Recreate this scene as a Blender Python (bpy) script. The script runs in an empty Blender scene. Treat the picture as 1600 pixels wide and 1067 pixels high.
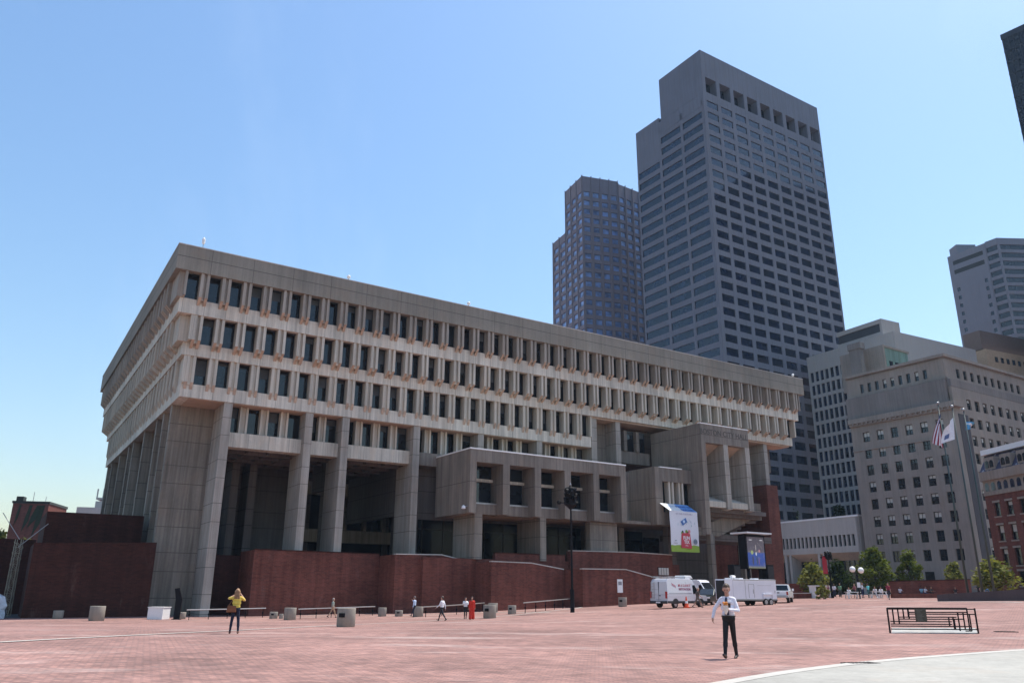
import bpy, bmesh, math, random
import numpy as np
from mathutils import Vector, Matrix
random.seed(7)
PI=math.pi; R=math.radians
S=bpy.context.scene; COL=S.collection
# ------------------------------------------------------------------ camera numbers (eye at the origin, +Y forward)
F_=1233.0; TH=R(17.5); RO=R(.35)
_R0=np.array([1,0,0.]);_F=np.array([0,math.cos(TH),math.sin(TH)]);_U0=np.array([0,-math.sin(TH),math.cos(TH)])
_c,_s=math.cos(RO),math.sin(RO); _R=_R0*_c+_U0*_s; _U=_U0*_c-_R0*_s
AZ=R(57.4)                                   # street grid: u runs right-away along the long facade, v left-away
u=np.array([math.sin(AZ),math.cos(AZ),0]); v=np.array([-math.cos(AZ),math.sin(AZ),0])
GRID=PI/2-AZ                                  # z rotation of anything aligned with the street grid
def ray(x,y): return (x-800)*_R-(y-533.5)*_U+F_*_F
def gz(X,Y):
    h=np.interp(X,[-60,-26,-6,15,45,100],[-1.15,-1.05,-.72,.15,1.0,1.5])
    t=min(max((Y-20)/55,0),1); t=t*t*(3-2*t)
    return -1.62+t*float(h)
def G(x,y):                                   # where a sight line meets the plaza
    d=ray(x,y); lo=None
    for k in np.linspace(6,300,3000):
        P=d*k/d[1]
        if P[2]<gz(P[0],P[1]): return Vector((P[0],P[1],gz(P[0],P[1])))
    P=d*150/d[1]; return Vector((P[0],P[1],gz(P[0],P[1])))
def atY(x,y,Y):
    d=ray(x,y); P=d*Y/d[1]; return Vector(P)
def pl(x,y,h):
    d=ray(x,y); return Vector(d*h/d[2])
O=Vector((-30.682,85.047,-2.83)); ON=np.array([O.x,O.y,0])
def onb(x,y,b):
    d=ray(x,y); t=(ON@v+b)/(d@v); P=d*t; return float((P-ON)@u),float(P[2])
def ona(x,y,a):
    d=ray(x,y); t=(ON@u+a)/(d@u); P=d*t; return float((P-ON)@v),float(P[2])
def W(a,b,z): 
    p=ON+a*u+b*v; return Vector((p[0],p[1],z))
# ------------------------------------------------------------------ materials
def _nodes(name):
    m=bpy.data.materials.new(name); m.use_nodes=True; nt=m.node_tree; b=nt.nodes['Principled BSDF']
    return m,nt,b
def N(nt,t,**k):
    n=nt.nodes.new(t)
    for a,b in k.items(): setattr(n,a,b)
    return n
def coords(nt,sc=(1,1,1),rot=(0,0,0)):
    tc=N(nt,'ShaderNodeTexCoord'); mp=N(nt,'ShaderNodeMapping'); nt.links.new(tc.outputs['Object'],mp.inputs[0])
    mp.inputs['Scale'].default_value=sc; mp.inputs['Rotation'].default_value=rot
    return mp.outputs[0]
def noise(nt,vec,scale,detail=4,rough=.6):
    n=N(nt,'ShaderNodeTexNoise'); n.inputs['Scale'].default_value=scale; n.inputs['Detail'].default_value=detail; n.inputs['Roughness'].default_value=rough
    nt.links.new(vec,n.inputs['Vector']); return n.outputs['Fac']
def ramp(nt,fac,stops):
    r=N(nt,'ShaderNodeValToRGB'); e=r.color_ramp.elements
    while len(e)<len(stops): e.new(.5)
    for i,(p,c) in enumerate(stops):
        e[i].position=p; e[i].color=(c,c,c,1) if isinstance(c,(int,float)) else (*c,1)
    nt.links.new(fac,r.inputs[0]); return r.outputs['Color']
def mix(nt,a,b,fac,mode='MIX'):
    m=N(nt,'ShaderNodeMix',data_type='RGBA',blend_type=mode)
    if isinstance(fac,(int,float)): m.inputs[0].default_value=fac
    else: nt.links.new(fac,m.inputs[0])
    for i,x in ((6,a),(7,b)):
        if isinstance(x,tuple): m.inputs[i].default_value=(*x,1)
        else: nt.links.new(x,m.inputs[i])
    return m.outputs[2]
def math_(nt,op,a,b=None):
    m=N(nt,'ShaderNodeMath',operation=op)
    for i,x in enumerate((a,b)):
        if x is None: continue
        if isinstance(x,(int,float)): m.inputs[i].default_value=x
        else: nt.links.new(x,m.inputs[i])
    return m.outputs[0]
def bump(nt,b,h,st=.3,dist=.02):
    n=N(nt,'ShaderNodeBump'); n.inputs['Strength'].default_value=st; n.inputs['Distance'].default_value=dist
    nt.links.new(h,n.inputs['Height']); nt.links.new(n.outputs[0],b.inputs['Normal'])
def plain(name,col,rough=.7,metal=0,var=.12,sc=6.,spec=None,emit=0):
    m,nt,b=_nodes(name)
    f=noise(nt,coords(nt),sc)
    k=ramp(nt,f,[(.3,1-var),(.7,1+var)])
    nt.links.new(mix(nt,tuple(col),k,1,'MULTIPLY'),b.inputs['Base Color'])
    b.inputs['Roughness'].default_value=rough; b.inputs['Metallic'].default_value=metal
    if spec is not None: b.inputs['Specular IOR Level'].default_value=spec
    if emit:
        b.inputs['Emission Color'].default_value=(*col,1); b.inputs['Emission Strength'].default_value=emit
    return m
def concrete(name,col,joint=0,off=0,vj=0,streak=.35,stain=.45):
    m,nt,b=_nodes(name)
    big=noise(nt,coords(nt,(.12,.12,.1)),1.0,5,.65)
    st=noise(nt,coords(nt,(1.3,1.3,.05)),1.6,4,.6)
    st2=noise(nt,coords(nt,(5,5,.12)),1.2,2,.5)
    fine=noise(nt,coords(nt),9,3,.7)
    c=mix(nt,tuple(col),ramp(nt,big,[(.32,1-stain*.6),(.68,1+stain*.35)]),1,'MULTIPLY')
    c=mix(nt,c,ramp(nt,st,[(.32,1-streak),(.62,1.06)]),1,'MULTIPLY')
    c=mix(nt,c,ramp(nt,st2,[(.3,1-streak*.5),(.6,1.04)]),1,'MULTIPLY')
    c=mix(nt,c,ramp(nt,fine,[(.3,.92),(.7,1.07)]),1,'MULTIPLY')
    c=mix(nt,c,tuple(x*y for x,y in zip(col,(1.12,.93,.8))),ramp(nt,noise(nt,coords(nt,(.5,.5,.25)),1.3,3),[(.5,0),(.75,.35)]))
    h=fine
    if joint or vj:
        sep=N(nt,'ShaderNodeSeparateXYZ'); nt.links.new(coords(nt),sep.inputs[0])
        lines=None
        if joint:
            z=math_(nt,'ADD',sep.outputs[2],off)
            for o2,w in ((0,.075),(joint*.42,.075)):
                q=math_(nt,'MODULO',math_(nt,'ADD',z,100*joint+o2),joint)
                l=math_(nt,'LESS_THAN',q,w); lines=l if lines is None else math_(nt,'MAXIMUM',lines,l)
        if vj:
            q=math_(nt,'MODULO',math_(nt,'ADD',sep.outputs[0],100*vj),vj)
            l=math_(nt,'LESS_THAN',q,.05); lines=l if lines is None else math_(nt,'MAXIMUM',lines,l)
        c=mix(nt,c,tuple(x*.38 for x in col),math_(nt,'MULTIPLY',lines,.9))
    nt.links.new(c,b.inputs['Base Color']); b.inputs['Roughness'].default_value=.9; b.inputs['Specular IOR Level'].default_value=.25
    bump(nt,b,h,.25,.02)
    return m
def brickmat(name,c1,c2,mortar,w=.42,hgt=.14,axis='wall',big=.24,bl=.22):
    m,nt,b=_nodes(name)
    tc=N(nt,'ShaderNodeTexCoord')
    if axis=='wall':
        sep=N(nt,'ShaderNodeSeparateXYZ'); nt.links.new(tc.outputs['Object'],sep.inputs[0])
        cm=N(nt,'ShaderNodeCombineXYZ'); nt.links.new(math_(nt,'ADD',sep.outputs[0],sep.outputs[1]),cm.inputs[0]); nt.links.new(sep.outputs[2],cm.inputs[1])
        vec=cm.outputs[0]
    else:
        mp=N(nt,'ShaderNodeMapping'); mp.inputs['Rotation'].default_value=(0,0,GRID); nt.links.new(tc.outputs['Object'],mp.inputs[0]); vec=mp.outputs[0]
    br=N(nt,'ShaderNodeTexBrick'); nt.links.new(vec,br.inputs['Vector'])
    br.inputs['Scale'].default_value=1; br.inputs['Brick Width'].default_value=w; br.inputs['Row Height'].default_value=hgt
    br.inputs['Mortar Size'].default_value=.012 if axis=='wall' else .018; br.inputs['Bias'].default_value=0
    br.inputs['Color1'].default_value=(*c1,1); br.inputs['Color2'].default_value=(*c2,1); br.inputs['Mortar'].default_value=(*mortar,1)
    c=br.outputs['Color']
    f=noise(nt,coords(nt,(.15,.15,.3)),1.0,6,.65)
    c=mix(nt,c,ramp(nt,f,[(.3,1-big),(.7,1+big)]),1,'MULTIPLY')
    f2=noise(nt,coords(nt,(1,1,3)),1.6,5,.7)
    c=mix(nt,c,ramp(nt,f2,[(.25,1-bl),(.7,1+bl*.6)]),1,'MULTIPLY')
    return m,nt,b,c
def brickwall(name,k=1.):
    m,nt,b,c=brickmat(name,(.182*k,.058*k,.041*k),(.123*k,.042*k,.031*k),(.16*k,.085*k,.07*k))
    sk=noise(nt,coords(nt,(.9,.9,.05)),1.5,4,.6); c=mix(nt,c,ramp(nt,sk,[(.3,.72),(.65,1.12)]),1,'MULTIPLY'); c=mix(nt,c,(.26,.19,.165),ramp(nt,noise(nt,coords(nt,(.5,.5,.16)),1.1,5,.7),[(.6,0),(.78,.3)]))
    nt.links.new(c,b.inputs['Base Color']); b.inputs['Roughness'].default_value=.9; b.inputs['Specular IOR Level'].default_value=.2
    return m
def glass(name,col=(.012,.016,.022),rough=.06,spec=.6,blind=0):
    m,nt,b=_nodes(name)
    f=noise(nt,coords(nt,(.25,.25,.35)),1.0,2)
    c=mix(nt,tuple(col),ramp(nt,f,[(.35,.5),(.65,1.6)]),1,'MULTIPLY')
    nt.links.new(c,b.inputs['Base Color']); b.inputs['Roughness'].default_value=rough; b.inputs['Specular IOR Level'].default_value=spec
    f2=noise(nt,coords(nt),.35,2); bump(nt,b,f2,.12,.05)
    return m
M={}
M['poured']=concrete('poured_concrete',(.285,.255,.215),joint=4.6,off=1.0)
M['parapet']=concrete('parapet_concrete',(0.262,0.238,0.200),joint=10,off=-34.35,vj=4.57,streak=.12,stain=.35)
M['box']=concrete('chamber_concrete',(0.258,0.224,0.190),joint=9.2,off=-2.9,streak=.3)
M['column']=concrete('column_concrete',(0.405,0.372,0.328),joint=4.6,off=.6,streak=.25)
M['precast']=concrete('precast_concrete',(0.665,0.615,0.525),vj=2.285,streak=.3,stain=.35)
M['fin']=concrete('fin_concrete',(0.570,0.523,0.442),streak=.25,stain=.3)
M['fin_top']=concrete('fin_concrete_top_row',(0.396,0.352,0.300),streak=.3,stain=.4)  # darker concrete for the top row of fins
M['chamfer']=plain('fin_foot_bounce',(.46,.345,.262),.9,var=.25,sc=2)  # warm plaza bounce on the fin undersides, put into the colour
M['lit_lip']=plain('sunlit_lip_white',(.82,.82,.80),.5,var=.03)  # sunlit top lip of the boxes, painted as a white strip
M['innerdark']=concrete('inner_shaded_concrete',(.12,.108,.10),joint=4.6,streak=.2)  # concrete copy darkened, interior shade put into its colour
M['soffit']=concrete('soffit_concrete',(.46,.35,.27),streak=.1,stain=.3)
M['darkconc']=concrete('inner_concrete',(.15,.13,.12),joint=4.6,streak=.2)  # concrete copy with the shade under the floors put into its tone
M['glass']=glass('window_glass')
M['glassin']=glass('lobby_glass',(.006,.007,.009),.15,.15)
M['blind_dim']=plain('window_blind_dim',(.075,.08,.085),.6,var=.3,sc=.6)
M['frame']=plain('bronze_frame',(.02,.018,.016),.4,.5)
M['brick']=brickwall('brick_wall_red')
M['brick2']=brickwall('brick_wall_shaded',.33)  # red brick copy, shade of the left wall put into its colour
M['coping']=concrete('coping_stone',(.5,.47,.43),streak=.1)
M['white']=plain('white_paint',(.78,.78,.78),.35,var=.03)
M['black']=plain('black_metal',(.007,.007,.009),.7,0,spec=.2)
M['steel']=plain('grey_steel',(.35,.35,.36),.4,.7)
M['rubber']=plain('tyre_rubber',(.015,.015,.015),.8)
# ------------------------------------------------------------------ mesh building
class MB:
    def __init__(s): s.v=[];s.f=[];s.m=[]
    def add(s,vs,fs,mi=0):
        o=len(s.v); s.v+=[tuple(p) for p in vs]; s.f+=[tuple(i+o for i in f) for f in fs]; s.m+=[mi]*len(fs); return s
    def box(s,x0,x1,y0,y1,z0,z1,mi=0,map=None):
        vs=[(x,y,z) for z in (z0,z1) for y in (y0,y1) for x in (x0,x1)]
        if map: vs=[map(*p) for p in vs]
        fs=[(0,2,3,1),(4,5,7,6),(0,1,5,4),(2,6,7,3),(0,4,6,2),(1,3,7,5)]
        return s.add(vs,fs,mi)
    def prism(s,poly,d0,d1,fn,mi=0):          # poly of 2D points, fn(p,q,d)->3D
        n=len(poly); vs=[fn(p,q,d0) for p,q in poly]+[fn(p,q,d1) for p,q in poly]
        fs=[tuple(range(n)),tuple(range(2*n-1,n-1,-1))]+[(i,n+i,n+(i+1)%n,(i+1)%n)[::-1] for i in range(n)]
        return s.add(vs,fs,mi)
    def tube(s,pts,r,n=8,mi=0,cap=True):
        pts=[Vector(p) for p in pts]; rs=r if isinstance(r,(list,tuple)) else [r]*len(pts)
        rings=[]
        for i,p in enumerate(pts):
            t=(pts[min(i+1,len(pts)-1)]-pts[max(i-1,0)]).normalized()
            a=t.orthogonal().normalized() if abs(t.z)<.95 else Vector((1,0,0)); a=(a-t*a.dot(t)).normalized(); b=t.cross(a)
            rings.append([p+(a*math.cos(2*PI*k/n)+b*math.sin(2*PI*k/n))*rs[i] for k in range(n)])
        vs=[q for rg in rings for q in rg]; fs=[]
        for i in range(len(pts)-1):
            for k in range(n):
                k2=(k+1)%n; fs.append((i*n+k,i*n+k2,(i+1)*n+k2,(i+1)*n+k))
        if cap: fs.append(tuple(range(n-1,-1,-1))); fs.append(tuple((len(pts)-1)*n+k for k in range(n)))
        return s.add(vs,fs,mi)
    def lathe(s,prof,c=(0,0,0),n=20,mi=0,axis='z'):
        vs=[];fs=[]
        for r,h in prof:
            for k in range(n):
                a=2*PI*k/n; x,y=r*math.cos(a),r*math.sin(a)
                p=(x,y,h) if axis=='z' else ((h,x,y) if axis=='x' else (x,h,y))
                vs.append((p[0]+c[0],p[1]+c[1],p[2]+c[2]))
        for i in range(len(prof)-1):
            for k in range(n):
                k2=(k+1)%n; fs.append((i*n+k,i*n+k2,(i+1)*n+k2,(i+1)*n+k))
        fs.append(tuple(range(n-1,-1,-1))); fs.append(tuple((len(prof)-1)*n+k for k in range(n)))
        return s.add(vs,fs,mi)
    def ball(s,c,r,n=12,mi=0,sx=1,sy=1,sz=1):
        prof=[(max(r*math.sin(PI*i/(n//2)),1e-4),-r*math.cos(PI*i/(n//2))) for i in range(n//2+1)]
        o=len(s.v); s.lathe(prof,(0,0,0),n,mi)
        for i in range(o,len(s.v)):
            x,y,z=s.v[i]; s.v[i]=(x*sx+c[0],y*sy+c[1],z*sz+c[2])
        return s
    def build(s,name,mats,parent=None,smooth=False,bevel=0,label=None):
        me=bpy.data.meshes.new(name); me.from_pydata(s.v,[],s.f)
        if not isinstance(mats,(list,tuple)): mats=[mats]
        for m in mats: me.materials.append(m)
        me.polygons.foreach_set('material_index',s.m)
        bm=bmesh.new(); bm.from_mesh(me)
        if bevel:
            bmesh.ops.remove_doubles(bm,verts=bm.verts,dist=1e-5)
        bmesh.ops.recalc_face_normals(bm,faces=bm.faces); bm.to_mesh(me); bm.free()
        if smooth:
            me.polygons.foreach_set('use_smooth',[True]*len(me.polygons))
        o=bpy.data.objects.new(name,me); COL.objects.link(o)
        if parent: o.parent=parent
        if bevel:
            b=o.modifiers.new('bevel','BEVEL'); b.width=bevel; b.segments=2; b.limit_method='ANGLE'; b.angle_limit=R(40)
        if smooth=='auto' or (smooth and smooth is not True): pass
        if label: o['label']=label
        return o
def tag(o,label,cat,group=None):
    o['label']=label; o['category']=cat
    if group: o['group']=group
    return o
def thing(name,label,cat,loc=(0,0,0),rz=0,group=None):
    o=bpy.data.objects.new(name,None); COL.objects.link(o); o.location=loc; o.rotation_euler=(0,0,rz); o.empty_display_size=.3
    return tag(o,label,cat,group)
def struct(o): o['kind']='structure'; return o
def stuff(o): o['kind']='stuff'; return o
def dup(root,loc,rz,label=None,group=None):
    r=root.copy(); COL.objects.link(r); r.location=loc; r.rotation_euler=(0,0,rz)
    if label: r['label']=label
    if group: r['group']=group
    for ch in list(root.children):
        c=ch.copy(); COL.objects.link(c); c.parent=r
        for g in ch.children:
            d=g.copy(); COL.objects.link(d); d.parent=c
    return r
def text(name,s,size,mat,parent,mtx,ext=.02,align='CENTER',bold=0):
    cu=bpy.data.curves.new(name,'FONT'); cu.body=s; cu.size=size; cu.extrude=ext; cu.align_x=align; cu.align_y='CENTER'; cu.offset=bold
    t=bpy.data.objects.new(name,cu); COL.objects.link(t); bpy.context.view_layer.update()
    me=bpy.data.meshes.new_from_object(t.evaluated_get(bpy.context.evaluated_depsgraph_get()))
    bpy.data.objects.remove(t); me.materials.clear(); me.materials.append(mat); me.transform(mtx)
    o=bpy.data.objects.new(name,me); COL.objects.link(o)
    if parent: o.parent=parent
    return o
def frame_mtx(org,xd,yd):                     # text plane: x right, y up
    x=Vector(xd).normalized(); y=Vector(yd).normalized(); z=x.cross(y)
    m=Matrix((x,y,z)).transposed().to_4x4(); m.translation=Vector(org); return m
# a wall with real window openings; map(t,o,z): t along, o outward
def wallgrid(mb,cols,rows,x0,x1,z0,z1,d,map,mi=0):
    zs=sorted(rows); cur=z0
    for a,b in zs:
        if a>cur: mb.box(x0,x1,-d,0,cur,a,mi,map)
        cx=x0
        for c0,c1 in cols:
            if c0>cx: mb.box(cx,c0,-d,0,a,b,mi,map)
            cx=c1
        if x1>cx: mb.box(cx,x1,-d,0,a,b,mi,map)
        cur=b
    if z1>cur: mb.box(x0,x1,-d,0,cur,z1,mi,map)
class Limited:                                # the first 100 as parts of their own, the rest as one part
    def __init__(s,name,mats,parent,n=100): s.name=name;s.mats=mats;s.p=parent;s.n=n;s.k=0;s.rest=MB()
    def put(s,mb,label=None):
        s.k+=1
        if s.k<=s.n: return mb.build(s.name,s.mats,s.p)
        s.rest.add(mb.v,mb.f,0); s.rest.m[-len(mb.f):]=mb.m if mb.f else []
        return None
    def done(s):
        if s.rest.v: stuff(s.rest.build(s.name,s.mats,s.p))
def pane(map,t0,t1,z0,z1,o,fr=.08,mull=0,tr=0,blind=0):
    mb=MB(); mb.box(t0-.1,t1+.1,o-.12,o-.06,z0-.1,z1+.1,0,map)
    if blind: mb.box(t0,t1,o-.05,o-.045,z1-(z1-z0)*blind,z1,2,map)
    if fr:
        for a,b in ((t0,t0+fr),(t1-fr,t1)): mb.box(a,b,o-.06,o+.03,z0,z1,1,map)
        for a,b in ((z0,z0+fr),(z1-fr,z1)): mb.box(t0+fr,t1-fr,o-.06,o+.03,a,b,1,map)
    for k in range(mull):
        c=t0+(t1-t0)*(k+1)/(mull+1); mb.box(c-fr*.4,c+fr*.4,o-.06,o+.02,z0+fr,z1-fr,1,map)
    for k in range(tr):
        c=z0+(z1-z0)*(k+1)/(tr+1); mb.box(t0+fr,t1-fr,o-.06,o+.025,c-fr*.4,c+fr*.4,1,map)
    return mb
# ================================================================== the city hall
CH=thing('city_hall','large brutalist concrete city hall with three stepped rows of deep windows above tall piers','building',(O.x,O.y,0),GRID)
Z0=-4.0
WM=lambda t,o,z:(t,-o,z)                      # west facade: t=a, o outward
NM=lambda t,o,z:(-5.55-o,t,z)                 # north facade: t=b
AE,BE=95.6,65.0
def P_(name,mb,m,**k): return mb.build(name,m,CH,**k)
# parapet ring
mb=MB()
mb.box(-8.1,AE,-2.5,-1.7,32.87,35.72); mb.box(-8.1,-7.3,-1.7,BE,32.87,35.72); mb.box(AE-.8,AE,-1.7,BE,32.87,35.72); mb.box(-7.3,AE-.8,BE-.8,BE,32.87,35.72)
P_('parapet',mb,M['parapet'])
mb=MB()
mb.box(-8.14,AE+.04,-2.54,-1.66,35.70,35.80); mb.box(-8.14,-7.26,-1.66,BE,35.70,35.80)
P_('coping',mb,M['coping'])
# hollow core round the courtyard (roof slab, inner walls)
mb=MB()
YB,YD,XA,XB=24,46,14,44
for (x0,x1,y0,y1,z0,z1) in ((-6.2,94.2,-.9,YB,28.35,34.6),(-6.2,XA,YB,64,28.35,34.6),(XB,94.2,YB,64,28.35,34.6),(XA,XB,YD,64,28.35,34.6),
    (-5.2,93.3,.02,YB,24.05,28.34),(-5.2,XA,YB,63,24.05,28.34),(XB,93.3,YB,63,24.05,28.34),(XA,XB,YD,63,24.05,28.34),
    (-4.3,49.85,1.1,YB,19.75,24.04),(-4.3,XA,YB,62,19.75,24.04),(XB,92,YB,62,19.75,24.04),(XA,XB,YD,62,19.75,24.04),(49.9,92,3.2,YB,19.75,24.04)):
    mb.box(x0,x1,y0,y1,z0,z1)
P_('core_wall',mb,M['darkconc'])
# levels: (top of fins, sill, spandrel bottom, fin plane, spandrel plane, pane plane, west end, north end)
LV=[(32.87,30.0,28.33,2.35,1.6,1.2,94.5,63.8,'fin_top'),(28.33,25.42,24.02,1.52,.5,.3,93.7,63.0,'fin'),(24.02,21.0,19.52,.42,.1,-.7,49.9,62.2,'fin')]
win=Limited('window',[M['glass'],M['frame'],M['blind_dim']],CH); fin=Limited('mullion',[M['fin'],M['chamfer'],M['fin_top']],CH)
PIT=2.285
def pier(map,t,ft,sl,fp,sp,pp,mi,w=.93):
    """two fins and the web between them, cut back at the foot to the spandrel plane"""
    mb=MB(); ch=max(fp-sp,.3); fp2=fp
    def slab(t0,t1,fo):
        d=fo-sp; zc=sl+.12; prof=[(fo,ft-.003),(fo,zc),(sp+.004,zc-.74),(sp+.004,sl),(pp-.1,sl),(pp-.1,ft-.003)]
        fn=lambda p,q,dd:map(dd,p,q); n=6
        vs=[fn(p,q,t0) for p,q in prof]+[fn(p,q,t1) for p,q in prof]
        mb.add(vs,[tuple(range(6)),tuple(range(11,5,-1))],mi)
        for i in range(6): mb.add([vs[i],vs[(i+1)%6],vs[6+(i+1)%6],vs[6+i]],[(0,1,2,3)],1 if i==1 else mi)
    slab(t,t+.31,fp2); slab(t+w-.31,t+w,fp2)
    wo=fp2-.3 if fp2-sp>.5 else fp2-.2; mb.box(t+.312,t+w-.312,wo,pp-.1,sl-.15 if wo>sp+.02 else sl,ft-.003,mi,map)
    return mb
jobs=[]
for li,(ft,sl,sb,fp,sp,pp,we,ne,fm) in enumerate(LV):
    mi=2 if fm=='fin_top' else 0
    # west
    ks=[k for k in range(60) if -5.4+PIT*k+.93<we-.05]
    for k in ks:
        t=-5.4+PIT*k
        jobs.append((k+li*.01,'fin',(WM,t,ft,sl,fp,sp,pp,mi)))
        nxt=t+PIT if k+1 in ks else we-.25
        t1=min(nxt,we-.2)
        if t1-(t+.93)>.4: jobs.append((k+li*.01,'win',(WM,t+.93,t1,sl,ft,pp)))
    if li==0: jobs.append((-1,'win',(WM,-6.74,-5.4,sl,ft,pp)))
    mb=MB(); L=-5.55-sp
    mb.box(L,we,-sp,-(pp-.3),sb,sl-.003); P_('spandrel',mb,M['precast'])
    mb=MB(); mb.box(L,L+(sp-pp+.3)+.3,-(pp-.3)+.002,ne,sb,sl-.003); P_('spandrel',mb,M['precast'])
    # corner panel
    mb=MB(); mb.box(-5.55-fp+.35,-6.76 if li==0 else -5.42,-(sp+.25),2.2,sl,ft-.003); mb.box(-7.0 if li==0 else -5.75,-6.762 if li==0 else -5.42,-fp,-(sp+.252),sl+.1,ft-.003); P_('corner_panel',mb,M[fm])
    # end return at the far right
    mb=MB(); mb.box(we-.25,we,-(fp-.1),3,sl,ft-.003); P_('end_panel',mb,M[fm])
    # north
    for k in range(40):
        t=2.3+PIT*k
        if t+1>ne: break
        jobs.append((100+k+li*.01,'fin',(NM,t,ft,sl,fp,sp,pp,mi)))
        jobs.append((100+k+li*.01,'win',(NM,t+.93,t+PIT,sl,ft,pp)))
# gallery storey between the columns
COLA=[(-.92,0),(8.27,9.15),(12.72,13.6),(22.02,22.9),(31.28,32.15),(40.55,41.45)]
for i in range(len(COLA)):
    x0=COLA[i][1]; x1=COLA[i+1][0] if i+1<len(COLA) else 49.9
    n=4 if x1-x0>6 else 2; c=(x0+x1)/2-.25
    ps=[c+(j-(n-2)/2)*PIT-.45 for j in range(n-1)]
    for t in ps: jobs.append((20+x0,'gal',(WM,t,19.45,16.5,-1.15,-1.15,-2.0,0)))
    ed=[x0]+[q for t in ps for q in (t,t+.9)]+[x1]
    for j in range(n): jobs.append((20+x0,'win',(WM,ed[2*j],ed[2*j+1],16.45,19.45,-2.2)))
    mb=MB(); mb.box(x0,x1,.95,2.6,14.85,16.45); P_('gallery_beam',mb,M['precast'] if i<3 else M['box'])
for k in range(3):
    x=[(55.5,57.0),(57.6,59.4),(60.0,61.6)][k]
    jobs.append((70,'win',(WM,x[0],x[1],19.95,22.9,-1.7)))
jobs.sort(key=lambda j:j[0])
for _,kind,a in jobs:
    if kind=='win': win.put(pane(a[0],a[1],a[2],a[3],a[4],a[5],.07,0,0,random.choice([0,0,0,.25,.4,.6,.12])))
    elif kind=='fin': fin.put(pier(*a))
    else:
        mp,t,ft,sl,fp,sp,pp,mi=a; mb=MB()
        mb.box(t,t+.22,fp,pp,sl,ft,0,mp); mb.box(t+.68,t+.9,fp,pp,sl,ft,0,mp); mb.box(t+.222,t+.678,fp-.3,pp,sl,ft,0,mp); fin.put(mb)
win.done(); fin.done()
mb=MB(); mb.box(55.4,62.2,1.3,2.6,18.1,19.9); mb.box(57.02,57.58,1.0,1.9,19.9,22.95); mb.box(59.42,59.98,1.0,1.9,19.9,22.95); P_('spandrel',mb,M['box'])
# soffits
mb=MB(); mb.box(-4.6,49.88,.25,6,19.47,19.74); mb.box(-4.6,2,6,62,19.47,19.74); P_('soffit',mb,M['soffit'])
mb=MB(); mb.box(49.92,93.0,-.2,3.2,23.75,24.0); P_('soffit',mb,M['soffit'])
mb=MB(); mb.box(.05,49.9,2.62,14.5,15.2,15.6)
for k in range(20): mb.box(.4+PIT*k*1.05,.7+PIT*k*1.05,2.62,14.5,14.75,15.2)
for k in range(4): mb.box(.05,49.9,4+k*3,4.35+k*3,14.6,15.2)
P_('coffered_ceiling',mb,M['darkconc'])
# columns
for i,(a0,a1) in enumerate(COLA):
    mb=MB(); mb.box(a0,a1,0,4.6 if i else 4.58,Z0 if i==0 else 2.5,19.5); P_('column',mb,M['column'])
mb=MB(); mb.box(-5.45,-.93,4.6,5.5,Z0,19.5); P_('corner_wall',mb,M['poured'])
for a0,a1,bb in ((50.0,50.95,2.2),(54.5,55.4,2.2)):
    mb=MB(); mb.box(a0,a1,-.1,2.2,2.5,23.78); P_('column',mb,M['column'])
mb=MB(); mb.box(50.0,55.4,2.2,3.0,2.5,23.78); P_('stair_wall',mb,M['poured'])
mb=MB(); mb.box(86.7,87.6,0,5.2,16.8,23.78); P_('column',mb,M['column'])
mb=MB(); mb.box(80.5,83.3,1.5,4.5,17.9,21.0); P_('stair_wall',mb,M['poured'])
for t in (9.6,14.1,23.2,32.4,36.9,46.0,55.2,60.5):   # north colonnade: deep fins
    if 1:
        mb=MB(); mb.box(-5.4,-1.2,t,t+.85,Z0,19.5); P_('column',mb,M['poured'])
# interior under the raised floors
mb=MB()
mb.box(-1,13.4,14.6,15.4,2.5,15.1); mb.box(-4,50,15.41,24,15.2,16.0); mb.box(24,49.9,9.0,9.8,2.5,15.1); mb.box(-1.4,50,63.4,64,2.5,19); mb.box(8,80,50.2,51,2.5,24)
mb.box(22.06,22.84,4.62,21,8.8,15.1); mb.box(13.0,13.5,4.62,10,11.5,15.1)
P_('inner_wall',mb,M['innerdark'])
for a0,b0 in ((3.3,11),(5.4,11),(16.4,13),(17.5,26),(30,26)):
    mb=MB(); mb.box(a0,a0+.9,b0,b0+3.4,2.5,15.15); P_('inner_column',mb,M['darkconc'])
mb=MB(); mb.box(13.5,42,25,26,13.2,15); mb.box(13.5,42,25,26,6.5,8.3); 
for k in range(9): mb.box(14+k*3.1,14.5+k*3.1,25.2,26,8.3,13.2)
P_('courtyard_facade',mb,M['poured'])
mb=MB(); mb.box(13.5,42,26.2,26.6,3.6,14.8); P_('courtyard_glazing',mb,M['glassin'])
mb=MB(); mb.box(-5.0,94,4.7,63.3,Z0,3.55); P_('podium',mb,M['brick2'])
mb=MB(); mb.box(21,60,-6.0,4.68,Z0,3.5); P_('terrace',mb,M['brick'])
mb=MB(); mb.box(3.8,20.9,-.7,4.68,Z0,3.52); P_('terrace',mb,M['brick'])
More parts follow.
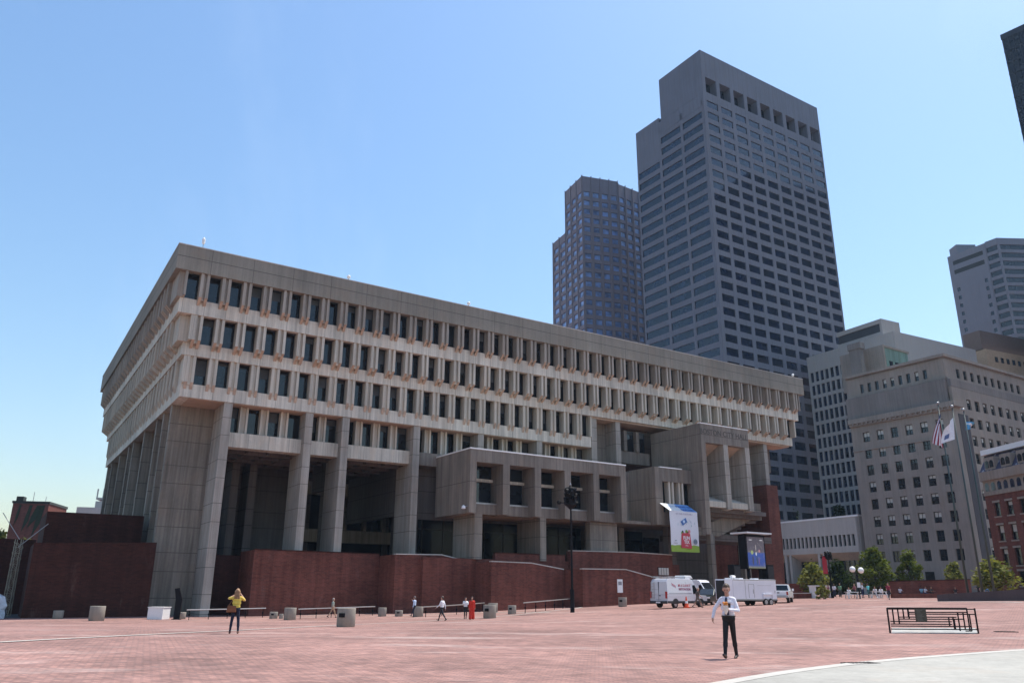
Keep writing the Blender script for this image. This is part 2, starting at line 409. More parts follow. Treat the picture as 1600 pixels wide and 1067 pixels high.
# ---- council chamber box (A)
bA=-7.7; a0=25.8; zb,zt=8.55,15.96
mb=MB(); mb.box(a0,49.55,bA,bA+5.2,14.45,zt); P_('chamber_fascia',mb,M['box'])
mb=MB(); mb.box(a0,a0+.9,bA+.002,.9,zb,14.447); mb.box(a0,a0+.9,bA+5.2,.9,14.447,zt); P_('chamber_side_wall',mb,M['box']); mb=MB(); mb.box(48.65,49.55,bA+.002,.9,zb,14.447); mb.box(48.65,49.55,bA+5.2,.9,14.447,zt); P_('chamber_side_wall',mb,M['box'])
mb=MB(); mb.box(a0+.9,48.65,bA+5.2,.9,zt-.4,zt-.05); mb.box(a0+.9,48.65,bA+1.6,.9,zb+.02,zb+.3); P_('chamber_slab',mb,M['soffit'])
mb=MB(); mb.box(a0-.06,49.61,bA-.06,bA+.5,zt-.04,zt+.12); mb.box(a0-.06,a0+.5,bA+.5,.9,zt-.04,zt+.12); P_('coping',mb,M['lit_lip'])  # white strip standing for the sunlit top lip
for k in range(1,5):
    t=a0+4.57*k; mb=MB(); mb.box(t,t+.95,bA+.002,bA+2.9,zb,14.447); P_('chamber_pier',mb,M['box'])
for k in range(5):
    t0=a0+4.57*k+(.9 if k==0 else .95); t1=a0+4.57*(k+1) if k<4 else 48.65
    mb=MB(); mb.box(t0,t1,bA+1.5,bA+2.2,zb+.02,9.75); P_('chamber_panel',mb,M['box'])
    mb=MB(); mb.box(t0,t1,bA+2.85,bA+2.95,9.95,14.44); f=P_('chamber_window',mb,M['glass'])
    mb=MB(); mb.box(t0,t1,bA+2.35,bA+2.8,12.5,12.85); mb.build('transom',M['fin'],f)
    mb=MB(); mb.box(t0,t1,bA+1.45,bA+2.7,9.752,9.93); mb.build('sill',M['steel'],f)
for t0,t1,b0,b1 in ((27.4,28.45,-6.2,-1),(36.75,37.65,-6.2,-1),(45.0,49.5,-5.6,-4.6),(22.9,24.3,4.7,5.5)):
    mb=MB(); mb.box(t0,t1,b0,b1,3.45,zb+.02); P_('support',mb,M['poured'])
mb=MB(); mb.box(24,62,3.0,3.5,3.45,15.9); P_('lobby_wall',mb,M['darkconc'])
mb=MB()
for k in range(12): mb.box(25+k*3,25.15+k*3,2.8,3.0,3.5,8.4)
mb.box(24.5,61,2.8,3.0,7.2,7.35)
P_('lobby_glazing_bar',mb,M['frame'])
mb=MB(); mb.box(24.5,61.5,2.88,2.95,3.5,8.4); P_('lobby_glazing',mb,M['glassin'])
# wall lamp at the box corner is a thing of its own (below)
# ---- plain bay (C)
mb=MB(); mb.box(55.2,56.55,-7.16,-1,8.6,16.4); mb.box(56.55,62.15,-7.16,-6.0,14.5,16.4); mb.box(56.55,62.15,-7.16,-6.0,8.6,10.35); mb.box(49.6,55.2,-1.9,-1,8.6,16.2); mb.box(56.55,62.15,-6,.9,15.6,16.2); mb.box(49.6,62.15,-6,.9,8.62,9.0)
P_('bay_wall',mb,M['box'])
mb=MB(); mb.box(56.2,60.4,-7.22,-6.8,16.37,16.5); P_('coping',mb,M['lit_lip'])  # white strip standing for the sunlit top lip
mb=MB(); mb.box(62.14,72.16,bD-.06 if 0 else -9.49,-9.0,22.87,23.0); P_('coping',mb,M['lit_lip'])  # white strip standing for the sunlit top lip
for t0,t1 in ((56.55,57.75),(58.7,59.6),(60.6,62.15)): win2=pane(WM,t0,t1,10.4,14.5,6.2,.08); P_('bay_window',win2,[M['glass'],M['frame'],M['white']])
for t in (57.75,59.6):
    mb=MB(); mb.box(t,t+.28,-7.1,-5.9,10.352,14.497); mb.box(t+.68,t+.96,-7.1,-5.9,10.352,14.497); mb.box(t+.282,t+.678,-6.7,-5.9,10.352,14.497); P_('mullion',mb,M['fin'])
# ---- portal (D)
bD=-9.43
mb=MB(); mb.box(62.2,72.1,bD,bD+.9,20.25,22.9); mb.box(63.1,71.2,bD+.9,.9,22.0,22.85); mb.box(71.2,72.1,bD+.9,.9,20.25,22.9); P_('portal_fascia',mb,M['box'])
mb=MB(); mb.box(62.2,63.1,bD+.9,.9,8.6,22.9); mb.box(62.2,63.1,bD+.002,bD+.9,7.5,20.247); P_('portal_side_wall',mb,M['box'])
for t,zz in ((66.7,11.1),(71.2,11.1)):
    mb=MB(); mb.prism([(bD+.002,20.247),(bD+.002,zz),(bD+.9,zz-.15),(-3.9,zz+.3),(-3.9,20.247)],t,t+.9,lambda p,q,d:(d,p,q)); P_('portal_fin',mb,M['column'])
mb=MB()
for t0,t1 in ((63.1,66.7),(67.6,71.2)):
    mb.prism([(bD+.92,20.24),(-3.9,17.8),(-3.9,20.24)],t0,t1,lambda p,q,d:(d,p,q))
P_('portal_soffit',mb,M['soffit'])
mb=MB(); mb.box(63.1,72.1,-3.9,-3.2,8,22.0); P_('portal_back_wall',mb,M['poured'])
mb=MB()
for t0,t1 in ((63.1,66.7),(67.6,71.2)):
    mb.prism([(bD+.3,11.3),(bD+.3,12.1),(-3.95,13.9),(-3.95,11.3)],t0,t1,lambda p,q,d:(d,p,q))
P_('portal_sill',mb,M['fin'])
mb=MB()
for k in range(7): mb.box(63.12,76-k*.0,bD+1.2+k*1.05,bD+2.25+k*1.05,10.7-k*.45,11.25-k*.4) if k<3 else mb.box(63.12,74,bD+1.2+k*.8,bD+2.0+k*.8,10.7-k*.45,11.2-k*.4)
P_('stepped_underside',mb,M['darkconc'])
mb=MB(); mb.prism([(72.2,11.2),(77.5,11.2),(68,7.6),(63.2,7.6),(63.2,8.5)],-6.2,-5.6,lambda p,q,d:(p,d,q)); P_('stair_stringer',mb,M['poured'])
mb=MB(); mb.box(64.3,65.1,-8.0,-7.2,Z0,7.75); P_('support',mb,M['poured'])
mb=MB(); mb.box(73.5,74.8,-5.6,-4.6,Z0,8); P_('support',mb,M['poured'])
mb=MB(); mb.box(63.2,80,-5.5,1,7.0,7.9); P_('stair_wall',mb,M['darkconc'])
mb=MB(); mb.box(60.02,81,3.6,4.4,Z0,9); P_('entrance_wall',mb,M['innerdark'])
mb=MB(); mb.box(58.6,60,-5.6,-4.6,Z0,8.6); P_('support',mb,M['darkconc'])
mb=MB(); mb.box(60.05,63,1.0,1.2,Z0,7.5); P_('entrance_glazing',mb,M['glassin'])
# ---- brick stair tower on the right
mb=MB()
mb.box(86.2,88.9,-.3,12,8.5,16.9); mb.prism([(82.4,-4),(88.2,-4),(88.9,8.497),(84.2,8.497),(84.2,7),(82.4,5.5)],-.35,12,lambda p,q,d:(p,d,q))
mb.box(76.5,82.38,3.5,12,Z0,11.0); mb.box(76.5,86.15,3.6,12,11.003,14.6)
P_('brick_tower',mb,M['brick'])
mb=MB(); mb.box(79,86.15,1.2,3.4,11.2,13.9); P_('landing_wall',mb,M['poured'])
# carved lettering over the portal
M['letter']=plain('letter_shadow',(.095,.085,.075),.9)
text('lettering','BOSTON CITY HALL',1.08,M['letter'],CH,frame_mtx((67.0,bD-.012,21.75),(1,0,0),(0,0,1)),.01,bold=.012)
# ================================================================== small things fixed to the building
def lp(a,b,z): return W(a,b,z)
t=thing('wall_lamp','white floodlight on the lower left corner of the projecting concrete chamber','lamp',lp(25.35,-7.3,9.2),GRID)
mb=MB(); mb.tube([(0,0,0),(.45,0,.1)],.05); mb.build('bracket',M['steel'],t)
mb=MB(); mb.lathe([(.05,.22),(.2,.1),(.26,-.15),(.2,-.2)],(-.1,0,-.05),14); mb.build('lamp_shade',M['white'],t,smooth=False)
t=thing('rooftop_antenna','slender aerial standing on the roof edge near the left corner of city hall','antenna',lp(-5.6,-2.0,35.8),GRID)
mb=MB(); mb.tube([(0,0,0),(0,0,.9)],.04); mb.build('mast',M['steel'],t)
mb=MB(); mb.lathe([(.04,.5),(.16,.62),(.18,1.1),(.05,1.35)],(0,0,.1),10); mb.build('sensor_head',M['white'],t)
for (a,lab) in ((11.4,'white dome camera on the roof edge of city hall, nearest the left corner'),(28.2,'white dome camera on the middle of the roof edge of city hall'),(93.6,'white dome camera on the roof edge at the right end of city hall')):
    t=thing('roof_camera',lab,'camera',lp(a,-2.1,35.8),GRID,'cameras along the city hall roof edge')
    mb=MB(); mb.tube([(0,0,0),(0,0,.35)],.05); mb.build('post',M['steel'],t)
    mb=MB(); mb.ball((0,0,.5),.24,10); mb.build('housing',M['white'],t,smooth=True)
# ================================================================== brick walls stepping along the plaza
def bwall(label,path,b0,b1,top,cop=True,mat='brick',z0=-4.2,copm='coping'):
    """top: list of (a,z); solid wall from plane b0 back to b1"""
    t=thing('brick_wall',label,'wall',(O.x,O.y,0),GRID,'brick walls below city hall')
    mb=MB(); poly=[(path[0],z0)]+[(a,z) for a,z in top]+[(path[1],z0)]
    mb.prism(poly,b0,b1,lambda p,q,d:(p,d,q)); mb.build('wall_face',M[mat],t)
    if cop:
        mb=MB()
        for (a,z),(a2,z2) in zip(top,top[1:]):
            mb.prism([(a,z+.003),(a2,z2+.003),(a2,z2+.11),(a,z+.11)],b0-.05,min(b0+.5,b1),lambda p,q,d:(p,d,q))
        mb.build('coping',M[copm],t)
    return t
bwall('brick wall beside the left corner pier, first of the stepped walls, with flat top',(3.67,17.87),-1.0,4.6,[(3.67,3.95),(17.87,3.87)],copm='brick2')
bwall('brick wall with pale coping sloping down beside the plain flat topped wall',(17.89,27.66),-5.38,-1.05,[(17.89,3.72),(23.62,3.8),(27.66,3.05)])
bwall('brick wall with pale coping sloping down behind the cluster lamp post',(27.68,37.69),-9.68,-5.45,[(27.68,3.06),(33.05,3.0),(37.69,2.38)])
bwall('brick wall with coping sloping down to the parked silver van',(37.71,51.2),-13.27,-9.75,[(37.71,2.38),(44.2,2.42),(51.2,1.1)])
bwall('low brick parapet behind the sloping wall, under the concrete chamber, with dark coping',(30.4,40.6),-6.05,-5.45,[(30.4,4.2),(40.6,4.2)],copm='brick2')
bwall('raised brick parapet with white coping beside the long hanging banner',(41.2,58.5),-6.3,-5.5,[(41.2,4.75),(51.2,4.85),(58.5,4.7)])
aL=onb(52,856,2.2)[0]
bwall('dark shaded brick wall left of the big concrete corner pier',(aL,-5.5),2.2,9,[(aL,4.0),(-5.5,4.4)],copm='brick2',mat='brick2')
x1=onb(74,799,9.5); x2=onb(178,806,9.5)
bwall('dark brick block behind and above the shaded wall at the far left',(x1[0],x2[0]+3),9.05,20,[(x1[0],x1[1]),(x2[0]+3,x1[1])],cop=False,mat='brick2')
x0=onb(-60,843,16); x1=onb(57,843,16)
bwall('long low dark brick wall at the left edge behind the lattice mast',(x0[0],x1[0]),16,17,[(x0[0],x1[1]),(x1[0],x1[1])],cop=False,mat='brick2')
# ================================================================== buildings behind
MR=lambda t,o,z:(t,-o,z)
ML=lambda t,o,z:(-o,t,z)
M['granite60']=concrete('tower_granite',(.155,.172,.215),vj=1.95,streak=.08,stain=.15)
M['glassblue']=glass('tower_glass',(.006,.013,.034),.05,.6)
M['glassoct']=glass('blue_tower_glass',(.17,.26,.48),.14,.6)
M['glassdark']=glass('dark_tower_glass',(.008,.01,.014),.12,.35)
def facade(root,map,cols,rows,x0,x1,z0,z1,wallm,panem,depth=.5,rec=.3,lim=None,fr=0,mull=0,tr=0,name='wall',blind=0):
    mb=MB(); wallgrid(mb,cols,rows,x0,x1,z0,z1,depth,map); mb.build(name,wallm,root)
    for z,zz in sorted(rows,key=lambda r:-r[1]):
        for c0,c1 in cols:
            bl=random.choice([0,0,.3,.5]) if blind==1 else (random.choice([0]*14+[.3,.5,.8]) if blind==2 else 0)
            lim.put(pane(map,c0,c1,z,zz,-rec,fr,mull,tr,bl))
# ---- tall office tower with two visible faces
t=thing('office_tower','tall grey granite office tower with stepped left shoulder and square openings along its top','tower',(53.95*1.09,193.04*1.09,0),GRID); t.scale=(1.09,1.09,1.09)
lim=Limited('window',[M['glassblue'],M['frame'],plain('tower_blind',(.05,.055,.07),.6)],t)
rowsz=[133.6-3.68*k for k in range(33)]; rows=[(z-2.15,z) for z in rowsz if z>10]
colsR=[(1.35+5.82*k,1.35+5.82*k+4.5) for k in range(9)]
slots=[(136.3,141.4)]
facade(t,MR,colsR,rows,0,53.0,-3,135.5,M['granite60'],None,.6,.16,lim)
mb=MB(); wallgrid(mb,[(c+.05,c2-.1) for c,c2 in colsR],slots,0,53.0,135.5,150,2.4,MR); mb.box(.62,52.9,2.72,17.1,135.5,149.9); mb.build('crown_wall',M['granite60'],t)
mb=MB(); mb.box(1,52,2.42,2.7,136.2,141.5)
for k in range(26): mb.box(1.2+k*1.94,1.32+k*1.94,2.3,2.42,136.3,141.4)
mb.build('crown_glazing',M['glassblue'],t)
colsL=[(1.0,8.6),(9.6,17.8),(18.8,28.0)]
facade(t,ML,colsL[:2],[r for r in rows],.62,18.2,-3,131.5,M['granite60'],None,.6,.16,lim)
facade(t,ML,colsL[2:],[r for r in rows if r[1]<123],18.2,28.6,-3,137.2,M['granite60'],None,.6,.16,lim,name='shoulder_wall')
mb=MB(); mb.box(0,.6,2.42,17.2,135.52,150); mb.box(0,.6,.62,18.2,131.5,135.49); mb.box(.6,20,17.2,28.6,131,137); mb.box(52.4,53,.6,28,-3,135); mb.build('side_wall',M['granite60'],t)
lim.done()
# ---- polygonal tower behind it
sc=1.25
PP=[Vector((16.48,223.37,0))*sc,Vector((20.86,213.23,0))*sc,Vector((32.17,216.63,0))*sc,Vector((39.5,221.8,0))*sc]
M['brown60']=concrete('tower_brown_granite',(.21,.195,.225),streak=.06,stain=.12)
t=thing('polygonal_tower','dark brown faceted office tower with small square blue windows, half hidden behind the tall tower','tower',(0,0,0))
lim=Limited('window',[M['glassoct'],M['frame'],M['white']],t)
def dirmap(A,B):
    d=(B-A).normalized(); n=Vector((d.y,-d.x,0))
    return (lambda tt,o,z:tuple(A+d*tt+n*o+Vector((0,0,z)))),(B-A).length
zt=150; rows=[(zt-6.3-3.62*k-2.1,zt-6.3-3.62*k) for k in range(34)]
Wd=(PP[0]-PP[1]).normalized()
rr=ray(864,385); # lower wing on the left, running on in the plane of the left face
tt=(PP[1].x*rr[1]-PP[1].y*rr[0])/(Wd.y*rr[0]-Wd.x*rr[1]); PW=PP[1]+Wd*tt; wz=rr[2]*PW.y/rr[1]
for A,B,n,top,nm in ((PP[0],PP[1],3,zt,'wall'),(PP[1],PP[2],4,zt,'wall'),(PP[2],PP[3],3,zt-1.0,'wall'),(PW,PP[0],2,wz+1.2,'wing_wall')):
    mp,L=dirmap(A,B); p=L/n
    cols=[(p*k+p*.17,p*k+p*.83) for k in range(n)]
    facade(t,mp,cols,[r for r in rows if r[1]<top-2 and r[0]>40],0.02,L-.02,-3,top,M['brown60'],None,.5,.3,lim,name=nm)
    mb=MB()
    for k in range(n+1): mb.box(max(p*k-.16,.05),min(p*k+.16,L-.05),.01,.3,0,top+.35,0,mp)
    mb.build('pilaster',M['brown60'],t)
lim.done()
mb=MB(); poly=[PP[0],PP[1],PP[2],PP[3],PP[3]+Vector((-5,20,0)),PP[0]+Vector((8,18,0))]; c=sum((p for p in poly),Vector())/6
mb.prism([(p.x+(c.x-p.x)*.05,p.y+(c.y-p.y)*.05) for p in poly],100,zt-.6,lambda p,q,d:(p,q,d)); mb.build('roof',M['brown60'],t)
# ---- white modernist block
t=thing('modern_block','pale grey modern block with a grid of narrow upright windows and a blank top','building',(100.8,198.0,0),GRID-R(4.5))
M['whiteconc']=concrete('pale_concrete',(.38,.37,.36),streak=.06,stain=.1)
lim=Limited('window',[M['glassblue'],M['frame'],M['white']],t)
rows=[(58.2-3.86*k,61.1-3.86*k) for k in range(16)]
facade(t,ML,[(.9+1.76*k,2.1+1.76*k) for k in range(16)],rows,0,29.2,-3,66,M['whiteconc'],None,.6,.3,lim)
facade(t,MR,[(1.6+1.7*k,2.6+1.7*k) for k in range(6)]+[(24+1.2*k,24.7+1.2*k) for k in range(2)],rows[1:],.62,35.2,-3,66,M['whiteconc'],None,.6,.3,lim)
lim.done()
mb=MB(); mb.box(.6,35,.6,29,64.5,65.6); mb.build('roof',M['whiteconc'],t)
pc=pl(1370,507,72.5); 
mb=MB(); mb.box(1.5,9,4.2,19,65.6,67.4); mb.box(1.5,9,4.2,19,69.8,71.0); mb.box(2.2,9,4.2,19,67.4,69.8); mb.box(1.5,2.2,4.2,4.9,67.4,69.8); mb.build('penthouse',M['whiteconc'],t)
mb=MB(); mb.box(1.9,2.19,4.9,18.8,67.4,69.8); mb.build('penthouse_louvre',plain('louvre_grey',(.045,.05,.06),.6),t)
# ---- granite office block
gc=pl(1487,627,39.0)
t=thing('granite_block','grey granite office block with heavy cornice, set back attic and rows of sash windows','building',(gc.x,gc.y,0),GRID)
M['granite']=concrete('warm_granite',(.275,.245,.215),streak=.12,stain=.3)
M['graniteband']=concrete('dark_granite_band',(.20,.185,.175),streak=.15,stain=.3)
M['blind']=plain('window_blind',(.55,.56,.52),.8,var=.15,sc=.7)
wm=[M['glass'],M['frame'],M['blind']]
lim=Limited('window',wm,t)
rl=[(33.4-3.85*k,35.7-3.85*k) for k in range(8)]
facade(t,ML,[(2.5+3.5*k,4.2+3.5*k) for k in range(6)],rl,0,24.6,-2,37.6,M['granite'],None,.7,.35,lim,.12,1,1,blind=1)
facade(t,MR,[(6.0+3.3*k,7.8+3.3*k) for k in range(9)],[(38.0,40.3),(34.0,36.2)]+[(33.4-3.85*k-3.3,35.6-3.85*k-3.3) for k in range(8)],.72,37,-2,42.5,M['granite'],None,.7,.35,lim,.12,1,1,blind=1)
mb=MB(); mb.box(-.9,2.6,-.9,-.003,37.9,39.0); mb.box(-.9,-.003,0,24.6,37.9,39.0); mb.box(-.5,-.003,0,24.6,37.3,37.897)
for k in range(20): mb.box(-.85,-.5,.4+k*1.2,.8+k*1.2,37.5,37.895)
mb.box(-.2,-.003,.0,24.6,31.5,31.8); mb.build('cornice',M['granite'],t)
mb=MB(); mb.box(1.7,5.5,-.08,-.003,-2,36.6); mb.build('shade_strip',concrete('shade_strip_dark',(.075,.072,.078),streak=.1),t)  # added dark panel, painted shade of a gap beside the next block
for k in (2,4,5):
    mb=MB(); c=2.5+3.5*k; mb.box(-.02,.3,c-.1,c+1.9,-1.5,4.3); mb.build('tall_opening',M['glassin'],t)
mb=MB(); mb.box(.003,.7,.72,24.6,37.6,38.9); mb.build('blocking_course',M['granite'],t)
att=[(45.2,47.3)]
map1=lambda a,o,z:(.9-o,.9+a,z); map2=lambda a,o,z:(.9+a,.9-o,z)
facade(t,map1,[(4.0+1.95*k,4.9+1.95*k) for k in range(9)],att,0,24,38.9,49.3,M['granite'],None,.6,.3,lim,.1,0,1,name='attic_wall',blind=1)
facade(t,map2,[(4.6+2.9*k,6.0+2.9*k) for k in range(10)],att,.62,36,42.52,49.3,M['granite'],None,.6,.3,lim,.1,0,1,name='attic_wall')
mb=MB(); mb.box(-.05,.86,.86,25,39.05,44.2); mb.box(.862,36,-.05,.86,42.52,44.2); mb.build('attic_band',M['graniteband'],t)
mb=MB(); mb.box(.3,37,.3,.89,49.303,49.9); mb.box(.3,.89,.89,25,49.303,49.9); mb.box(.9,37,.9,24.5,49.0,49.2); mb.box(.6,.895,.9,25,44.4,44.7); mb.box(.9,37,.6,.895,44.4,44.7); mb.build('attic_cornice',M['granite'],t)
lim.done()
M['copper']=concrete('green_copper',(.19,.29,.25),streak=.3,stain=.3)
q=lambda px,py,Y:atY(px,py,Y)
def local(t,P): return t.matrix_basis.inverted()@Vector(P)
bpy.context.view_layer.update()
A=local(t,q(1384,549,190)); 
mb=MB(); mb.box(A.x-1,A.x+9.5,A.y,A.y+8,49.2,A.z+1); mb.build('penthouse',M['copper'],t)
for k in range(3):
    mb=MB(); mb.box(A.x+.9+k*2.5,A.x+2.3+k*2.5,A.y-.05,A.y+.02,A.z-4.3,A.z-2.3); mb.build('penthouse_window',M['glass'],t)
mb=MB(); mb.box(A.x-1.6,A.x-1.02,A.y-.4,A.y+12,49.2,A.z+1.4); mb.box(A.x-1.4,A.x+9.9,A.y-.3,A.y+8.2,A.z+1.003,A.z+1.5); mb.build('penthouse_gable',M['granite'],t)
B=local(t,q(1345,562,190)); mb=MB(); mb.box(B.x,B.x+1.5,B.y,B.y+3,49.0,B.z+3); mb.box(B.x-.2,B.x+1.8,B.y-.4,B.y+3.2,B.z+3.0,B.z+4.6); mb.build('chimney',M['graniteband'],t)
# ---- low pale bank pavilion
E1=pl(1340,806,13.0*1.3)
t=thing('bank_pavilion','low pale concrete pavilion with a strip of small windows above tall dark glazed bays','building',(E1.x,E1.y,0),GRID-R(6.5)); t.scale=(1.3,1.3,1.3)
M['pavsoff']=concrete('pavilion_soffit',(.62,.55,.46),streak=.05); M['pav']=concrete('pavilion_concrete',(.44,.42,.39),streak=.06,stain=.1)
lim=Limited('window',[M['glass'],M['frame'],M['white']],t)
L=26
facade(t,ML,[(1.2+1.0*k,1.84+1.0*k) for k in range(24)],[(8.0,10.0)],0,L,6.9,13,M['pav'],None,.8,.3,lim)
lim.done()
mb=MB(); mb.prism([(0.02,6.9),(2.6,5.6),(2.6,6.9)],0,L,lambda p,q,d:(p,d,q)); mb.build('soffit',M['pavsoff'],t)
for y in (0,8.4,9.6,16.8,18.0,25.2):
    mb=MB(); mb.box(.05,2.6,y,y+.55,-2,6.88); mb.build('pier',M['pav'],t)
for y0,y1 in ((.55,8.4),(10.15,16.8),(18.55,25.2)):
    mb=MB(); mb.box(2.6,2.7,y0,y1,-2,5.7); g=mb.build('bay_glazing',M['glass'],t)
    mb=MB()
    for k in range(7): mb.box(2.5,2.598,y0+.1+k*(y1-y0)/7,y0+.25+k*(y1-y0)/7,-2,5.6)
    mb.box(2.5,2.597,y0,y1,2.6,2.8); mb.build('glazing_bar',M['frame'],g)
mb=MB(); mb.box(.8,14,.6,L,11.5,12.8); mb.box(0,14,-.02,.58,-2,12.99); mb.build('side_wall',M['pav'],t)
mb=MB(); mb.box(-.08,.9,-.1,L+.1,13.003,13.3); mb.build('coping',M['white'],t)
mb=MB(); mb.box(-.9,-.8,12,26,-1.2,1.6); ms=plain('red_hoarding',(.28,.02,.02),.6); tag(mb.build('hoarding',ms),'long red hoarding along the foot of the pale pavilion','hoarding').matrix_world=t.matrix_basis.copy()
# ---- red brick block with mansard roof at the right edge
E2=pl(1527,708,21.5)
MZ=math.atan2(120-130.7,78.6-77.0)             # facade runs towards the camera
d=(pl(1600,690,21.5)-E2); d.z=0; L0=d.length; ang=math.atan2(d.y,d.x)
t=thing('mansard_block','red brick block with patterned slate mansard roof and arched attic windows at the right edge','building',(E2.x,E2.y,0),ang)
M['slate']=None
m,nt,b=_nodes('patterned_slate'); 
vn=N(nt,'ShaderNodeTexVoronoi'); vn.inputs['Scale'].default_value=1.1; nt.links.new(coords(nt),vn.inputs['Vector'])
nt.links.new(mix(nt,(.30,.29,.33),(.045,.045,.085),ramp(nt,vn.outputs['Distance'],[(.25,0),(.32,1)])),b.inputs['Base Color']); b.inputs['Roughness'].default_value=.6; M['slate']=m
M['buff']=concrete('buff_stone',(.30,.26,.22),streak=.15,stain=.2)
lim=Limited('window',wm,t)
LL=34
def zz_of(py,px=1545): return float(ray(px,py)[2]/math.hypot(*ray(px,py)[:2])*math.hypot(E2.x,E2.y))
zr=[zz_of(y) for y in (804,790,838,824,873,858)]
rows=[]
base=zz_of(775)
for yt,yb in ((787,808),(822,846),(858,884),(893,915)):
    rows.append((zz_of(yb),zz_of(yt)))
facade(t,MR,[(1.7+2.75*k,3.0+2.75*k) for k in range(11)],rows,0,LL,-2,base,M['brick'],None,.6,.3,lim,.1,0,1,blind=1)
for z,z2 in rows:
    for k in range(11):
        mb=MB(); mb.box(1.55+2.75*k,3.15+2.75*k,-.1,-.003,z2,z2+.3); mb.build('lintel',M['buff'],t)
        mb=MB(); mb.box(1.55+2.75*k,3.15+2.75*k,-.12,-.003,z-.2,z); mb.build('sill',M['buff'],t)
z1=zz_of(752); z2=zz_of(738); z3=zz_of(707)
mb=MB(); mb.box(0,LL,-.15,.6,base+.003,base+.55); mb.box(0,LL,0,.6,base+.55,z1+.0); mb.box(0,LL,-.4,.6,z1+.003,z2); mb.build('arcade_wall',M['buff'],t)
for k in range(24):
    c=.9+1.4*k; mb=MB(); w=.42; h0=base+.7; h1=z1-.75
    pts=[(c-w,h0),(c-w,h1)]+[(c+w*math.cos(a),h1+w*math.sin(a)) for a in np.linspace(PI,0,9)[1:-1]]+[(c+w,h1),(c+w,h0)]
    mb.prism(pts,-.03,.05,lambda p,q,d:(p,d,q)); mb.build('arched_window',M['glassblue'],t)
mb=MB(); mb.prism([(-.1,z2+.003),(1.6,z3-.3),(9,z3-.3),(9,z2+.003)],-.2,LL,lambda p,q,d:(d,p,q)); mb.build('mansard_roof',M['slate'],t)
mb=MB(); mb.box(-.5,LL,.9,9.5,z3-.297,z3+.5); mb.build('roof_edge',M['white'],t)
for k in range(9):
    c=2.4+3.6*k; mb=MB(); mb.box(c-1.1,c+1.1,-.1,1.6,z2+.2,z3-1.0)
    o=mb.build('dormer',M['buff'],t)
    for dx in (-.52,.52):
        mb=MB(); w=.4; pts=[(c+dx-w,z2+.5),(c+dx-w,z3-1.9)]+[(c+dx+w*math.cos(a),z3-1.9+w*math.sin(a)) for a in np.linspace(PI,0,7)[1:-1]]+[(c+dx+w,z3-1.9),(c+dx+w,z2+.5)]
        mb.prism(pts,-.16,-.08,lambda p,q,d:(p,d,q)); mb.build('dormer_window',M['glass'],o)
lim.done()
# ---- banded tower far right
t=thing('banded_tower','far pale grey tower with horizontal window bands and a blank slab end at the right','tower',(0,0,0))
lim=Limited('window',[M['glass'],M['frame'],M['white']],t)
A1=pl(1480,402,150); A2=pl(1538,380,150); A3=pl(1557,373,150); A4=pl(1600,374,150); A1.z=A2.z=A3.z=A4.z=0
M['palegrey']=concrete('pale_tower_panel',(.20,.215,.25),streak=.05,stain=.1)
mp,L=dirmap(A1,A2)
facade(t,mp,[(L*.12,L*.2),(L*.84,L*.92)],[(132-3.9*k,133.8-3.9*k) for k in range(22)],0,L,-3,139,M['palegrey'],None,.5,.2,lim)
mb=MB(); wallgrid(mb,[(L*.12,L*.92)],[(140.5,142.6),(145,147)],0,L,139.0,150,.5,mp); mb.build('wall',M['palegrey'],t)
mb=MB(); mb.box(L*.1,L*.94,-.45,-.2,140,147.5,0,mp); mb.build('plant_louvre',M['frame'],t)
mp2,L2=dirmap(A2+(A3-A2)*.02,A3)
mp3,L3=dirmap(A3,A4+(A4-A3)*.8)
rows=[(144.9-3.9*k,147.3-3.9*k) for k in range(26)]
for mpp,LL2 in ((mp2,L2),(mp3,L3)):
    facade(t,mpp,[(LL2*.04,LL2*.96)],rows,0,LL2,-3,150.4,M['palegrey'],None,.5,.35,lim,name='band_wall')
lim.done()
mb=MB(); c1=pl(1505,392,150); mb.box(c1.x-1,c1.x+8,c1.y+3,c1.y+9,149,154.5); mb.build('lift_house',M['palegrey'],t)
# ---- brown set-back block between
E3=pl(1530,516,75)
t=thing('brown_block','brown flat topped block with an ochre upper storey rising behind the granite office block','building',(E3.x,E3.y,0),GRID-R(8))
mb=MB(); mb.box(0,40,0,5.5,69.2,75); mb.build('penthouse',plain('brown_metal',(.16,.12,.105),.6,var=.08,sc=1),t)
mb=MB(); mb.box(-.5,42,-1.2,7,50,68.8); mb.build('wall',plain('ochre_stone',(.45,.33,.22),.8,sc=2),t)
for k in range(10):
    mb=MB(); mb.box(3+2.6*k,4.2+2.6*k,-1.3,-1.15,65.2,66.8); mb.build('window',M['glass'],t)
# ---- dark slab tower at the top right corner
E4=pl(1565,62,170)
t=thing('dark_glass_tower','dark blue black glass tower cut off by the top right corner of the view','tower',(E4.x,E4.y,0),R(-50))
mb=MB(); mb.box(0,40,0,62,-3,170); mb.build('curtain_wall',M['glassdark'],t)
mb=MB()
for k in range(28): mb.box(.2+k*1.45,.35+k*1.45,-.35,-.003,-3,169.5)
mb.box(-.1,40.1,-.4,-.36,169.5,171.5)
for k in range(40): mb.box(0,40,-.2,-.004,1+4.2*k,1.5+4.2*k)
mb.build('mullion',plain('dark_bronze',(.02,.022,.03),.4,.4),t)
